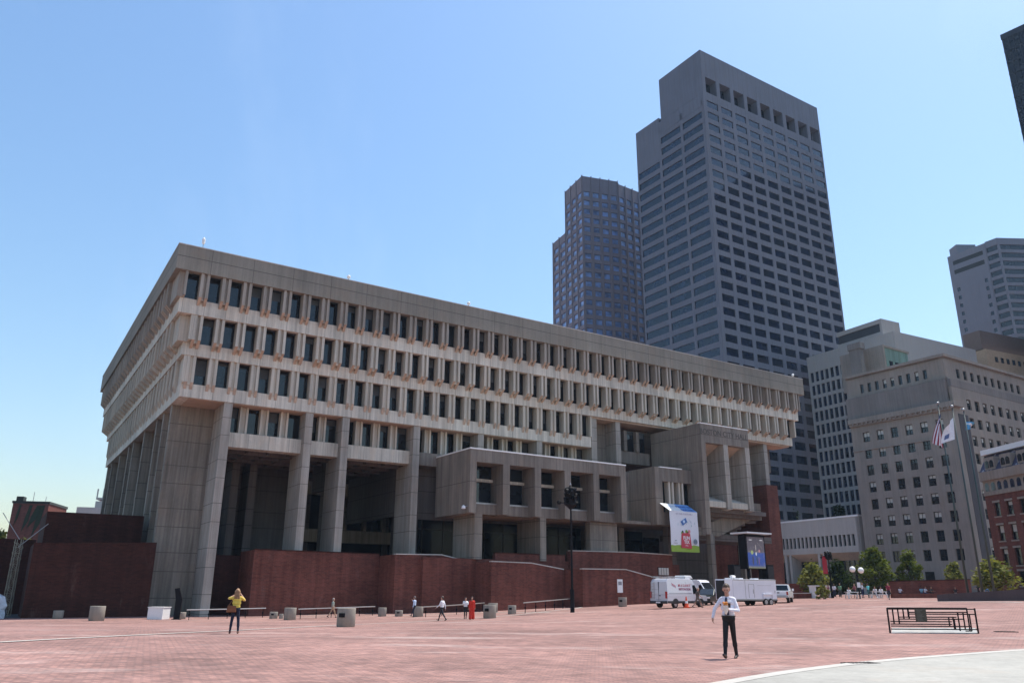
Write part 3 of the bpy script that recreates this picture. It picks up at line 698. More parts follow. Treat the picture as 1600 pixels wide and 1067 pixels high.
# ---- left background
t0=pl(15,785,17)
E5=atY(12,830,200)
t=thing('brick_warehouse','sunlit red brick block with dark ivy streaks far away at the left edge','building',(E5.x,200,0),R(12))
zt=atY(30,782,200).z
mb=MB(); mb.box(0,8.2,0,14,-3,zt-.6); mb.build('wall',brickwall('brick_lit',1.05),t)
mb=MB(); mb.box(-.2,8.4,-.2,14.2,zt-.597,zt); mb.box(.2,1.8,1,3,zt,zt+1.2); mb.build('parapet',M['frame'],t)
iv=plain('ivy',(.02,.03,.012),.9,var=.4)
mb=MB()
for (x,y,w,h) in ((1.6,0,.5,5),(3.9,0,.8,6.5),(5.6,0,1.2,5.5),(6.6,0,1,7.5)): 
    z=zt-1; mb.prism([(x,z),(x+w*.8,z),(x+w*.2,z-h*.6),(x-w*1.2,z-h),(x-w*.8,z-h*.5)],-.12,-.01,lambda p,q,d:(p,d,q))
mb.build('ivy',iv,t)
for x,h in ((3.4,2.6),(6.3,1.5)):
    mb=MB(); mb.tube([(x,3,zt),(x,3,zt+h)],.07); mb.build('aerial',M['steel'],t)
E6=atY(128,803,260)
t=thing('far_white_building','small pale stepped rooftop showing between the dark wall and the city hall columns','building',(E6.x-2,260,0),R(15))
mb=MB(); mb.box(0,12,0,10,-3,E6.z+2.3); mb.build('wall',M['whiteconc'],t)
mb=MB(); mb.box(5,12,1,9,E6.z+2.3,E6.z+4.4)
mb.box(5,12,.9,9.1,E6.z+5,E6.z+5.6)
for k in range(4): mb.box(5+k*1.8,5.4+k*1.8,1.1,1.5,E6.z+5.6,E6.z+8.4)
mb.build('roof_plant',M['steel'],t)
# ================================================================== people
_mc={}
def cmat(name,col,rough=.85,var=.1):
    k=(name,tuple(col))
    if k not in _mc:
        m=_mc[k]=plain(name,col,rough,var=var,sc=9)
        if name in ('cloth','trousers'): nt=m.node_tree; bump(nt,nt.nodes['Principled BSDF'],noise(nt,coords(nt,(1,1,.6)),11,3),.7,.05)
    return _mc[k]
SKIN=cmat('skin',(.45,.25,.18),.6); SKIN_D=cmat('skin_dark',(.16,.08,.055),.6)
def capsule(mb,a,b,ra,rb,n=10):
    a=Vector(a);b=Vector(b); L=(b-a).length
    if L<1e-4: mb.ball(a,ra,n); return
    t=(b-a)/L; pts=[];rs=[]
    for k in range(5):
        f=PI/2*(k/4); pts.append(a-t*ra*math.cos(f)); rs.append(max(ra*math.sin(f),1e-3))
    for k in range(5):
        f=PI/2*(k/4); pts.append(b+t*rb*math.sin(f)); rs.append(max(rb*math.cos(f),1e-3))
    mb.tube(pts,rs,n)
def remesh(mb,vox,smooth=4):
    me=bpy.data.meshes.new('tmp'); me.from_pydata(mb.v,[],mb.f)
    bm=bmesh.new(); bm.from_mesh(me); bmesh.ops.recalc_face_normals(bm,faces=bm.faces); bm.to_mesh(me); bm.free()
    o=bpy.data.objects.new('tmp',me); COL.objects.link(o)
    r=o.modifiers.new('r','REMESH'); r.mode='VOXEL'; r.voxel_size=vox
    if smooth: s=o.modifiers.new('s','SMOOTH'); s.iterations=smooth; s.factor=.5
    bpy.context.view_layer.update()
    out=bpy.data.meshes.new_from_object(o.evaluated_get(bpy.context.evaluated_depsgraph_get()))
    bpy.data.objects.remove(o); return out
def rotx(vv,d): return Matrix.Rotation(R(d),3,'X')@Vector(vv)
def person(label,loc,yaw,H=1.74,vox=.032,top=(.6,.6,.6),bottom=(.03,.03,.04),shoes=(.02,.018,.016),hair=(.05,.03,.02),hairlen=0,skin=None,
           legs=((0,0),(0,0)),arms=((0,8,10),(0,8,10)),lean=0,seated=False,sleeve=1,skirt=0,shorts=0,width=1.,group=None,armpts=None,headturn=0,headpitch=0,spread=.02,hands=False,gown=False,face=False,hat=None):
    s=H/1.75; skin=skin or SKIN
    seg=[]                                     # (a,b,ra,rb,mat)
    V=lambda *p:Vector(p)
    pel=V(0,0,.93); w=width
    T=lambda p:(Matrix.Rotation(R(-lean),3,'X')@(Vector(p)-pel))+pel
    chest=T((0,0,1.29)); waist=T((0,0,1.08)); nb=T((0,-.01,1.46)); hd=T((0,.03,1.63))
    seg+=[(V(-.075*w,0,.95),V(.075*w,0,.95),.115*w,.115*w,2),(T((-.07*w,0,1.06)),T((.07*w,0,1.06)),.108*w,.108*w,1),
          (T((-.085*w,0,1.2)),T((.085*w,0,1.2)),.112*w,.112*w,1),(T((-.095*w,-.005,1.33)),T((.095*w,-.005,1.33)),.108*w,.108*w,1),
          (T((-.15*w,-.01,1.415)),T((.15*w,-.01,1.415)),.06,.06,1),(T((0,-.01,1.43)),T((0,.012,1.55)),.062,.055,0)]
    Hm=Matrix.Rotation(R(headturn),3,'Z')@Matrix.Rotation(R(-headpitch),3,'X')
    h=lambda *p:hd+Hm@Vector(p)
    seg+=[(h(0,-.02,.035),h(0,-.015,.03),.098,.09,0),(h(0,.03,.03),h(0,.04,-.055),.078,.05,0),(h(0,.02,-.03),h(0,.055,-.085),.06,.034,0),(h(0,.09,.0),h(0,.117,-.022),.011,.015,0),
          (h(-.082,-.01,-.015),h(-.084,-.012,.025),.016,.018,0),(h(.082,-.01,-.015),h(.084,-.012,.025),.016,.018,0)]
    feet=[]
    for i,sx in ((0,1),(1,-1)):
        hp,kn=legs[i]; hip=V(sx*(.085*w),0,.9)
        if seated: hp,kn=88+hp,85+kn
        th=rotx((sx*spread,0,-.43),hp); kneep=hip+th; sh=rotx((sx*spread*.5,0,-.42),hp-kn); ank=kneep+sh
        fdir=rotx((0,.17,-.03),(hp-kn)*.75 if not seated else 0)
        heel=ank+rotx((0,-.04,-.035),(hp-kn)*.75 if not seated else 0)
        low=2 if not shorts and not skirt else 0
        seg+=[(hip,kneep,.092*w,.062,2),(kneep,ank,.06,.043,low),(kneep,kneep+sh*.45,.055,.062,low)]
        if gown: seg.append((hip,kneep+sh*.9,.12,.14,2))
        if skirt: seg.append((hip,hip+th*.8,.12,.14,2))
        if shorts: seg[-3]=(hip,hip+th*.9,.1*w,.085,2); seg.append((hip+th*.9,kneep,.062,.056,0))
        seg+=[(heel,ank+fdir*.75,.042,.036,3),(ank,heel,.045,.04,3),(ank+fdir*.6,ank+fdir+V(0,0,.0),.038,.03,3)]
        feet+=[(heel.z-.045),(ank+fdir).z-.035]
    fing=[]
    for i,sx in ((0,1),(1,-1)):
        sh=T((sx*.19*w,-.01,1.405))
        if armpts and armpts[i]: el,wr,pd=[T(Vector(p)) for p in armpts[i][:2]]+[Vector(armpts[i][2])]
        else:
            pt,ab,ef=arms[i]
            d=rotx((sx*math.sin(R(ab)),0,-math.cos(R(ab))),pt); el=sh+d*.285
            d2=rotx((sx*math.sin(R(ab*.5)),0,-math.cos(R(ab*.5))),pt+ef); wr=el+d2*.255; pd=d2
        pd=pd.normalized()
        fore=1 if sleeve>=1 else 0
        seg+=[(sh,el,.056*w,.046,1 if sleeve>.3 else 0),(el,wr,.043 if not fore else .047,.03 if not fore else .036,fore)]
        if sleeve<1 and sleeve>.3: seg[-2]=(sh,sh+(el-sh)*.75,.062,.058,1); seg.append((sh+(el-sh)*.7,el,.045,.041,0))
        side=pd.orthogonal().normalized()
        fw=Vector((0,1,0)); lat=(fw-pd*fw.dot(pd)); lat=lat.normalized() if lat.length>.1 else side
        nrm=pd.cross(lat).normalized()
        if hands:
            palm=wr+pd*.05; seg.append((wr+pd*.01-lat*.012,wr+pd*.075-lat*.022,.022,.02,0)); seg.append((wr+pd*.01+lat*.012,wr+pd*.075+lat*.022,.022,.02,0))
            inn=nrm if (nrm.x*sx<0) else -nrm
            for q,(off,ln) in enumerate(((-.032,.062),(-.011,.074),(.011,.078),(.031,.07))):
                b0=wr+pd*.085+lat*off; b1=b0+(pd*.8+inn*.35).normalized()*ln*.55; b2=b1+(pd*.45+inn*.85).normalized()*ln*.5
                seg+=[(b0,b1,.0105,.0098,0),(b1,b2,.0098,.0085,0)]
            t0=wr+pd*.03+lat*.03; t1=t0+(lat*.75+pd*.6+inn*.2).normalized()*.04; t2=t1+(lat*.2+pd*.9+inn*.35).normalized()*.032
            seg+=[(t0,t1,.014,.012,0),(t1,t2,.012,.0095,0)]
        else:
            seg+=[(wr,wr+pd*.09,.033,.036,0),(wr+pd*.09,wr+pd*.15,.03,.02,0)]
    dz=-min(feet)
    mb=MB()
    for a,b,ra,rb,_ in seg: capsule(mb,a,b,ra,rb)
    me=remesh(mb,vox)
    co=np.zeros(len(me.polygons)*3); me.polygons.foreach_get('center',co); co=co.reshape(-1,3)
    A=np.array([list(q[0]) for q in seg]);B=np.array([list(q[1]) for q in seg]);RA=np.array([q[2] for q in seg]);RB=np.array([q[3] for q in seg]);MT=np.array([q[4] for q in seg])
    AB=B-A; t=np.clip(((co[:,None,:]-A)*AB).sum(-1)/np.maximum((AB*AB).sum(-1),1e-9),0,1)
    D=np.linalg.norm(co[:,None,:]-(A+t[...,None]*AB),axis=-1)-(RA+(RB-RA)*t)
    me.materials.clear()
    for m in (skin,cmat('cloth',top),cmat('trousers',bottom),cmat('shoe',shoes,.5)): me.materials.append(m)
    me.polygons.foreach_set('material_index',MT[D.argmin(1)].astype(np.int32)); me.polygons.foreach_set('use_smooth',[True]*len(me.polygons))
    me.transform(Matrix.Translation((0,0,dz))); me.transform(Matrix.Scale(s,4))
    root=bpy.data.objects.new('person',me); COL.objects.link(root); root.location=loc; root.rotation_euler=(0,0,yaw)
    tag(root,label,'person',group)
    # hair
    if hair is not None:
        hb=MB(); capsule(hb,h(0,-.035,.055),h(0,-.02,.06),.1,.092); capsule(hb,h(0,.03,.1),h(0,-.02,.09),.06,.08)
        if not hairlen:
            capsule(hb,h(0,-.06,-.02),h(0,-.05,.03),.075,.085)
        else:
            for dx in (-.06,0,.06): capsule(hb,h(dx,-.07,.03),h(dx*1.3+.02,-.1,-hairlen),.06,.045); 
            for dx in (-.085,.085): capsule(hb,h(dx,-.02,.03),h(dx*1.1,-.05,-.12),.035,.03)
        hm=remesh(hb,max(vox*.6,.012),3); hm.materials.clear(); hm.materials.append(cmat('hair',hair,.6,.35)); hm.polygons.foreach_set('use_smooth',[True]*len(hm.polygons))
        hm.transform(Matrix.Translation((0,0,dz))); hm.transform(Matrix.Scale(s,4))
        o=bpy.data.objects.new('hair',hm); COL.objects.link(o); o.parent=root
    if hat:
        mb=MB(); c=h(0,-.01,.1); mb.lathe([(.15,0),(.115,.01),(.1,.07),(.02,.1)],tuple(c*1.0),14)
        mb.v=[(x*s,y*s,(z+dz)*s) for x,y,z in mb.v]; mb.build('cap',cmat('cap',hat),root)
    if face:
        for sx in (-1,1):
            mb=MB(); c=h(sx*.034,.098,.012); mb.ball(((c.x)*s,c.y*s,(c.z+dz)*s),.011*s,8); mb.build('eye',cmat('eye',(.02,.015,.012),.2),root)
        mb=MB(); c=h(0,.098,-.052); mb.ball((c.x*s,c.y*s,(c.z+dz)*s),.02*s,8,0,1,.4,.3); mb.build('mouth',cmat('lips',(.3,.1,.09)),root)
    root['_dz']=dz
    return root,(lambda p:Vector(((p[0])*s,p[1]*s,(p[2]+dz)*s))),h,T
yaw_to=lambda d:math.atan2(-d[0],d[1])
YW=lambda az:-R(az)                            # heading measured clockwise from +Y
# --- the man in shirt and tie
P=G(1143,1029); P.z-=.025
man,loc_,h,T=person('man in white shirt and dark tie walking across the open plaza holding food',P,YW(209),1.80,.0105,top=(.74,.73,.8),bottom=(.012,.012,.014),shoes=(.035,.018,.012),hair=(.07,.045,.03),
    legs=((22,2),(-15,6)),width=.88,armpts=((( .33,.02,1.17),(.37,.10,.965),(.05,.25,-1)),((-.26,.03,1.14),(-.10,.25,1.16),(.75,.5,.25))),headpitch=14,headturn=8,hands=True,face=True,spread=-.005)
mb=MB(); y0=.112
pts=[(0,.095,1.455),(0,.118,1.40),(0,.124,1.3),(0,.124,1.2),(0,.121,1.1),(0,.118,1.03)]; ws=[.022,.026,.034,.042,.05,.052]
for (p,w0),(q,w1) in zip(zip(pts,ws),zip(pts[1:],ws[1:])):
    mb.add([loc_((p[0]-w0,p[1],p[2])),loc_((p[0]+w0,p[1],p[2])),loc_((q[0]+w1,q[1],q[2])),loc_((q[0]-w1,q[1],q[2])),loc_((p[0]-w0,p[1]+.012,p[2])),loc_((p[0]+w0,p[1]+.012,p[2])),loc_((q[0]+w1,q[1]+.012,q[2])),loc_((q[0]-w1,q[1]+.012,q[2]))],
       [(0,1,2,3),(7,6,5,4),(0,4,5,1),(1,5,6,2),(2,6,7,3),(3,7,4,0)])
mb.build('tie',cmat('tie_navy',(.012,.012,.05),.5),man)
mb=MB(); 
for sx in (-1,1): mb.add([loc_(q) for q in ((0,.085,1.462),(sx*.075,.06,1.485),(sx*.07,.075,1.43),(sx*.02,.112,1.41))],[(0,1,2,3)])
mb.build('collar',cmat('collar_white',(.78,.77,.84)),man)
mb=MB(); mb.lathe([(.133,.985),(.137,1.02)],(0,0,0),20); mb.v=[tuple(loc_((x*1.32,y*.88,z))) for x,y,z in mb.v]; mb.build('belt',cmat('belt',(.012,.01,.01),.4),man)
man.rotation_euler=(0,0,YW(209))
MW=Matrix.Translation(man.location)@Matrix.Rotation(man.rotation_euler.z,4,'Z')
hp=MW@loc_((-.035,.335,1.235))
t=thing('wrapped_food','orange food in crumpled white paper held in the hand of the man in a tie','food',hp,YW(209))
mb=MB()
for k in range(26):
    a=random.uniform(0,6.28); r=random.uniform(.01,.07); mb.ball((r*math.cos(a),r*math.sin(a)*.8,.03+random.uniform(-.03,.07)),random.uniform(.018,.032),6)
mb.build('filling',cmat('orange_food',(.7,.26,.05),.5,.4),t,smooth=True)
mb=MB(); mb.lathe([(.015,-.19),(.045,-.12),(.075,-.03),(.09,.03),(.078,.02),(.06,-.04)],(0,0,0),9); mb.v=[(x+random.uniform(-.012,.012),y+random.uniform(-.012,.012),z) for x,y,z in mb.v]
mb.build('paper_wrap',cmat('paper',(.72,.68,.62)),t)
mb=MB(); mb.lathe([(.03,-.05),(.036,.05),(.038,.055)],(-.1,.02,.03),12); mb.build('dark_cup',cmat('cup',(.03,.015,.01),.3),t)
# --- the woman photographing the building
P=G(365,989.5)
yw=YW(-8)
wom,loc2,h,T=person('woman in yellow top and dark jeans seen from behind photographing the building',P,yw,1.72,.0115,top=(.72,.55,.10),bottom=(.008,.013,.038),shoes=(.12,.045,.025),hair=(.27,.15,.075),hairlen=.24,
    legs=((2,3),(-1,2)),spread=.055,armpts=(((.30,.13,1.30),(.10,.26,1.53),(-.4,.3,.6)),((-.36,.06,1.38),(-.10,.26,1.54),(.4,.3,.5))),sleeve=.6,hands=True,headturn=-6,width=.93)
MWw=Matrix.Translation(P)@Matrix.Rotation(yw,4,'Z')
t=thing('handbag','brown leather bag hanging at the left hip of the woman in yellow','bag',MWw@loc2((-.17,-.15,.96)),yw+.2)
mb=MB(); mb.prism([(-.2,-.13),(.2,-.13),(.17,.11),(-.15,.13)],-.07,.07,lambda p,q,d:(p,d,q)); mb.build('bag_body',cmat('leather_brown',(.2,.065,.022),.5,.25),t,bevel=.02)
mb=MB(); mb.prism([(-.18,0),(.19,0),(.165,.125),(-.145,.145)],-.085,-.071,lambda p,q,d:(p,d,q)); mb.build('flap',cmat('leather_dark',(.15,.05,.018),.5,.25),t)
mb=MB(); mb.tube([(-.13,0,.12),(-.02,-.03,.3),(.1,-.02,.48),(.16,.06,.58),(.15,.16,.62)],.011,6); mb.build('strap',cmat('leather_brown',(.2,.065,.022),.5,.25),t)
t=thing('phone_camera','small black camera held up by the woman in yellow','camera',MWw@loc2((0,.36,1.60)),yw)
mb=MB(); mb.box(-.055,.055,-.015,.015,-.03,.035); mb.build('body',M['black'],t,bevel=.006); mb=MB(); mb.lathe([(.025,.016),(.023,.045)],(0,0,0),12,axis='y'); mb.build('lens',M['black'],t)
# --- walkers near the steps
def pp(x,y): return G(x,y)
WLK='people walking past the brick walls'
person('man in pale green shirt and tan trousers walking along the handrail at the left',pp(519,965),YW(60),1.75,.03,(.35,.40,.33),(.40,.27,.17),hair=(.25,.22,.2),legs=((24,8),(-22,16)),arms=((-15,8,15),(20,8,25)),sleeve=.5,group=WLK)
person('man in light blue shirt leaning on a planter, hand raised to his face',pp(647,964),YW(-70),1.78,.03,(.42,.52,.68),(.02,.025,.04),hair=(.12,.1,.09),legs=((28,8),(4,8)),armpts=(((.24,.12,1.22),(.14,.3,1.42),(-.2,.4,.8)),None),group=WLK)
person('man in white shirt and dark trousers striding past the brick wall',pp(690,970),YW(-65),1.80,.03,(.75,.74,.78),(.02,.02,.03),hair=(.06,.04,.03),legs=((28,10),(-24,14)),arms=((-22,8,18),(26,8,25)),lean=-2,group=WLK)
person('person in white shirt and black trousers beside the figure in red',pp(727,967),YW(160),1.62,.03,(.75,.75,.74),(.02,.02,.02),hair=(.03,.02,.02),legs=((10,5),(-8,5)),arms=((25,14,80),(25,14,80)),group=WLK)
person('person dressed entirely in bright red loose clothes near the planter',pp(737,967.5),YW(175),1.66,.03,(.55,.03,.015),(.55,.03,.015),hair=(.03,.02,.02),hairlen=.1,legs=((6,4),(-10,6)),gown=True,width=1.05,group=WLK)
person('man in blue shirt and dark trousers walking beside the tall cluster lamp post',pp(908,945),YW(10),1.78,.03,(.22,.32,.55),(.015,.018,.03),hair=(.08,.06,.05),legs=((18,8),(-16,10)),group=WLK)
person('woman in tan top walking half hidden behind the lamp post',pp(898,944),YW(170),1.65,.03,(.35,.24,.18),(.05,.03,.03),hair=(.05,.03,.02),hairlen=.1,legs=((12,6),(-12,6)),group=WLK)
person('man in dark shirt and khaki shorts striding past the silver van',pp(1091,949.5),YW(75),1.78,.026,(.09,.07,.06),(.14,.11,.09),shoes=(.02,.02,.02),hair=(.35,.25,.2),legs=((30,12),(-26,14)),arms=((10,8,40),(-10,8,30)),sleeve=.5,shorts=1,lean=4,group=WLK)
# --- lunch crowd on the right
CR='people resting at the far right of the plaza'
crowd=[(1257,932,'seated',(.05,.05,.06),(.03,.03,.03),'person in black seated behind the low brick kerb near the white pickup'),
(1290,933,'st',(.35,.22,.28),(.03,.03,.05),'person in mauve top standing by the young tree in front of the red hoarding'),
(1296,933,'st',(.28,.10,.14),(.05,.03,.03),'person in maroon top with pale shoulders standing by the young tree'),
(1305,933,'st',(.7,.68,.72),(.03,.04,.07),'person in white top and navy trousers standing near the tall dark lamp post'),
(1314,933,'st',(.12,.25,.14),(.05,.06,.05),'person in green top standing left of the globe lamps'),
(1327,933,'seated',(.75,.75,.75),(.5,.5,.5),'person in white seated on a white chair left of the globe lamps'),
(1337,933,'st',(.25,.09,.1),(.03,.02,.02),'person in dark red standing under the globe lamps'),
(1349,933,'st',(.6,.62,.68),(.02,.03,.09),'person in pale top and blue trousers standing right of the globe lamps'),
(1358,933,'st',(.12,.5,.5),(.05,.12,.12),'person in turquoise top standing beneath the largest tree'),
(1369,932,'seated',(.65,.65,.66),(.04,.04,.05),'person in light grey seated at the white picnic table'),
(1378,932,'seated',(.78,.78,.78),(.1,.1,.12),'person in white shirt leaning over the white picnic table'),
(1390,936,'walk',(.22,.02,.035),(.02,.02,.035),'person in dark red shirt walking in front of the white picnic table'),
(1407,931,'seated',(.72,.72,.78),(.02,.02,.06),'person in white seated on the ledge at the left end of the long brick wall'),
(1441,931,'seated',(.2,.42,.55),(.03,.04,.1),'person in light blue seated at the middle of the long brick wall'),
(1446,931,'seated',(.65,.68,.75),(.03,.04,.1),'person in white with a blue bag seated at the middle of the long brick wall'),
(1455,931,'seated',(.04,.05,.05),(.02,.02,.02),'person in dark clothes seated on the long brick wall'),
(1494,931,'seated',(.03,.025,.025),(.4,.25,.2),'person in black with bare legs seated beside the first flagpole'),
(1531,932,'st',(.02,.018,.025),(.02,.02,.02),'person in black standing behind the grey ledge near the small tree'),
(1543,932,'seated',(.04,.25,.55),(.3,.2,.05),'person in bright blue bending over behind the grey ledge'),
(1561,932,'seated',(.62,.56,.52),(.05,.05,.08),'person in cream top behind the grey ledge at the right')]
for i,(x,y,k,tc,bc,lab) in enumerate(crowd):
    P=G(x,y+1.0)
    yw=random.uniform(0,6.28)
    if k=='st': person(lab,P,yw,random.uniform(1.62,1.82),.04,tc,bc,hair=random.choice([(.05,.03,.02),(.2,.12,.06),(.02,.015,.01)]),hairlen=random.choice([0,0,.12]),legs=((4,3),(-4,3)),arms=((20,10,60),(5,10,20)),sleeve=.5,group=CR,skin=random.choice([SKIN,SKIN,SKIN_D]))
    elif k=='walk': person(lab,P,YW(180),1.78,.035,tc,bc,hair=(.04,.03,.02),legs=((20,8),(-18,10)),arms=((10,8,20),(-10,8,20)),sleeve=.5,group=CR)
    else:
        o,*_=person(lab,P,YW(random.uniform(150,240)),random.uniform(1.65,1.8),.04,tc,bc,hair=random.choice([(.05,.03,.02),(.2,.12,.06),(.02,.015,.01)]),seated=True,arms=((35,8,50),(35,8,50)),lean=15,sleeve=.5,group=CR,skin=random.choice([SKIN,SKIN,SKIN_D]))
for o in bpy.data.objects:
    if '_dz' in o: del o['_dz']
# ================================================================== ground
m,nt,b,c=brickmat('plaza_brick',(.42,.225,.185),(.25,.145,.128),(.20,.125,.11),.30,.10,axis='ground',big=.30,bl=.40)
sc_=noise(nt,coords(nt,(.09,.25,1)),1.3,6,.72)
c=mix(nt,c,(.60,.51,.47),ramp(nt,sc_,[(.55,0),(.76,.62)]))
sp=noise(nt,coords(nt,(.5,1.6,1),(0,0,.5)),1.2,5,.75)
c=mix(nt,c,(.20,.105,.10),ramp(nt,sp,[(.54,0),(.74,.6)]))
nt.links.new(c,b.inputs['Base Color']); b.inputs['Roughness'].default_value=.85; b.inputs['Specular IOR Level'].default_value=.3
bump(nt,b,noise(nt,coords(nt),7,3),.3,.02); M['plaza']=m
xs=sorted(set([-700,-400,-250,-160,-120]+[-100+1.5*k for k in range(148)]+[125,140,170,220,300,450,700])); ys=sorted(set([-60,-30,-10,0]+[4+1.5*k for k in range(100)]+[160,180,220,300,450,700,1200]))
vs=[(x,y,gz(x,y)) for y in ys for x in xs]; n=len(xs)
fs=[(j*n+i,j*n+i+1,(j+1)*n+i+1,(j+1)*n+i) for j in range(len(ys)-1) for i in range(n-1)]
mb=MB(); mb.add(vs,fs); o=struct(mb.build('plaza',M['plaza'],smooth=True))
M['paving']=concrete('pale_paving',(.36,.35,.315),streak=.06,stain=.35)
M['kerb']=concrete('kerb_stone',(.46,.44,.40),streak=.03,stain=.15)
def strip(name,pts,w,mat,dz,n=14):
    P=[]
    for a,bb in zip(pts,pts[1:]):
        A=G(*a);B=G(*bb); P+=[A.lerp(B,k/n) for k in range(n)]
    P.append(G(*pts[-1])); mb=MB(); vs=[];
    for i,p in enumerate(P):
        t=(P[min(i+1,len(P)-1)]-P[max(i-1,0)]); t.z=0; t.normalize(); nn=Vector((-t.y,t.x,0))
        for s in (-.5,.5):
            q=p+nn*w*s; vs.append((q.x,q.y,gz(q.x,q.y)+dz))
    mb.add(vs,[(2*i,2*i+1,2*i+3,2*i+2) for i in range(len(P)-1)]); return struct(mb.build(name,mat))
strip('stone_strip',[(-30,1005),(150,995.5),(365,985),(540,976),(690,968.5),(800,961),(900,950),(934,944)],.32,M['kerb'],.02)
strip('stone_strip',[(1395,939.5),(1480,939.5),(1600,941)],.5,M['kerb'],.02)
strip('stone_strip',[(600,962),(740,957),(860,956.5)],.45,M['kerb'],.018)
# pale paved circle in the right foreground
edge=[(1085,1074),(1120,1067),(1180,1057),(1240,1047.5),(1320,1038),(1400,1030),(1500,1022),(1600,1015),(1700,1009)]
E=[G(*q) for q in edge]
def smooth_path(P,n=6):
    out=[]
    for i in range(len(P)-1):
        p0,p1,p2,p3=P[max(i-1,0)],P[i],P[i+1],P[min(i+2,len(P)-1)]
        for k in range(n):
            t=k/n; out.append(.5*((2*p1)+(p2-p0)*t+(2*p0-5*p1+4*p2-p3)*t*t+(3*p1-p0-3*p2+p3)*t**3))
    return out+[P[-1]]
E=smooth_path(E); cen=Vector((14,4,0)); vs=[];fs=[]
for p in E:
    for k in range(9):
        q=p.lerp(cen,k/8); vs.append((q.x,q.y,gz(q.x,q.y)+.02))
for i in range(len(E)-1):
    for k in range(8): fs.append((i*9+k,i*9+k+1,(i+1)*9+k+1,(i+1)*9+k))
mb=MB(); mb.add(vs,fs); struct(mb.build('pale_path',M['paving']))
mb=MB(); vs=[]
for i,p in enumerate(E):
    t=(E[min(i+1,len(E)-1)]-E[max(i-1,0)]).normalized(); nn=Vector((-t.y,t.x,0))
    for s in (-.02,.32):
        q=p-nn*s; vs.append((q.x,q.y,gz(q.x,q.y)+.026))
mb.add(vs,[(2*i,2*i+1,2*i+3,2*i+2) for i in range(len(E)-1)]); struct(mb.build('path_kerb',M['kerb']))
# unseen dark asphalt sheet, added to cut bounced light on the north face
mb=MB(); pts=[W(a,b_,0) for a in (-5.6,-20,-40,-90,-320) for b_ in (2.6,20,40,60,80,160)]
mb.add([(p.x,p.y,gz(p.x,p.y)+.05) for p in pts],[(i*6+j,i*6+j+1,(i+1)*6+j+1,(i+1)*6+j) for i in range(4) for j in range(5)]); struct(mb.build('bounce_cut_sheet',plain('bounce_cut_asphalt',(.05,.05,.052),.9)))
for px,py,rz,lab in ((1345,1037,.3,'small dark drain grate beside the edge of the pale path'),(1572,987,-.2,'dark iron cover in the bricks right of the maze like railing')):
    P=G(px,py); t=thing('drain_cover',lab,'drain',P+Vector((0,0,.012)),rz)
    mb=MB(); mb.box(-.42,.42,-.2,.2,-.02,.012); mb.build('frame',M['black'],t); mb=MB()
    for k in range(7): mb.box(-.36+k*.11,-.31+k*.11,-.16,.16,.0125,.02)
    mb.build('grate_bar',plain('iron_brown',(.05,.04,.035),.8,.3),t)
# ================================================================== concrete planters / bollards
M['planter']=concrete('planter_concrete',(.30,.275,.235),streak=.15,stain=.3)
def planter(px,py,wpx,hpx,label,slot=0.):
    P=G(px,py-.5); ppm=F_/float(np.array(P)@_F); r=wpx/ppm/2; h=hpx/ppm
    r*=math.cos(math.atan2(abs(P.x),P.y)); t=thing('concrete_planter',label,'planter',P,0,'round concrete planters on the plaza')
    n=28; mb=MB(); mb.lathe([(r*.97,-.1),(r*.97,.04),(r,.06),(r,h-.03),(r*.985,h),(r*.80,h),(r*.78,h-.12),(r*.2,h-.14)],(0,0,0),n); o=mb.build('drum',M['planter'],t)
    for p in o.data.polygons: p.use_smooth=abs(p.normal.z)<.5
    if slot:
        a=math.atan2(-P.x,-P.y)
        for da in (slot,):
            d=Vector((math.sin(a+da),math.cos(a+da),0)); s=Vector((d.y,-d.x,0)); mb=MB(); w=r*.34
            cc=d*r*.93; mb.add([tuple(cc+s*sx*w+d*dy+Vector((0,0,z))) for z in (h*.52,h*.74) for dy in (0,r*.12) for sx in (-1,1)],[(0,2,3,1),(4,5,7,6),(0,1,5,4),(2,6,7,3),(0,4,6,2),(1,3,7,5)])
            mb.build('slot',M['black'],t)
    return t
for a in ((540,979.5,29,28,'largest round concrete planter with dark square slot, on the pale line',.5),(150,970,25,22,'round concrete planter in the sun at the far left, in front of the dark wall',0),(90,966.5,17,12,'low round concrete planter left of the taller one at the far left',0),
    (282,967,16,10,'low concrete planter in front of the black angled sign',0),(452.5,968.5,19,18,'tall concrete planter left of the man in pale green shirt',0),(427,966.5,13,10,'small concrete planter behind the tall one near the handrail, with dark slot',.3),(439,966.5,7,7,'smallest concrete drum squeezed between two planters near the handrail',0),
    (597,963,13,13,'concrete planter in front of the corner of the projecting brick wall',0),(623,963,12.5,9,'low concrete planter just right of the projecting brick wall corner',.2),(653,963.5,16,15,'concrete planter beside the man in light blue shirt',0),
    (765,966,20,20,'concrete planter with dark slot right of the figure in red',.5),(770,957,15,14,'concrete planter partly hidden behind the slotted one near the figure in red',0),(800,959.5,13,13,'concrete planter standing left of the long handrail',.4),
    (934,947,13,13,'concrete planter right of the lamp post beside the end of the handrail',.3),(973,948,13.5,14,'concrete planter left of the parked silver van',.4)):
    planter(*a)
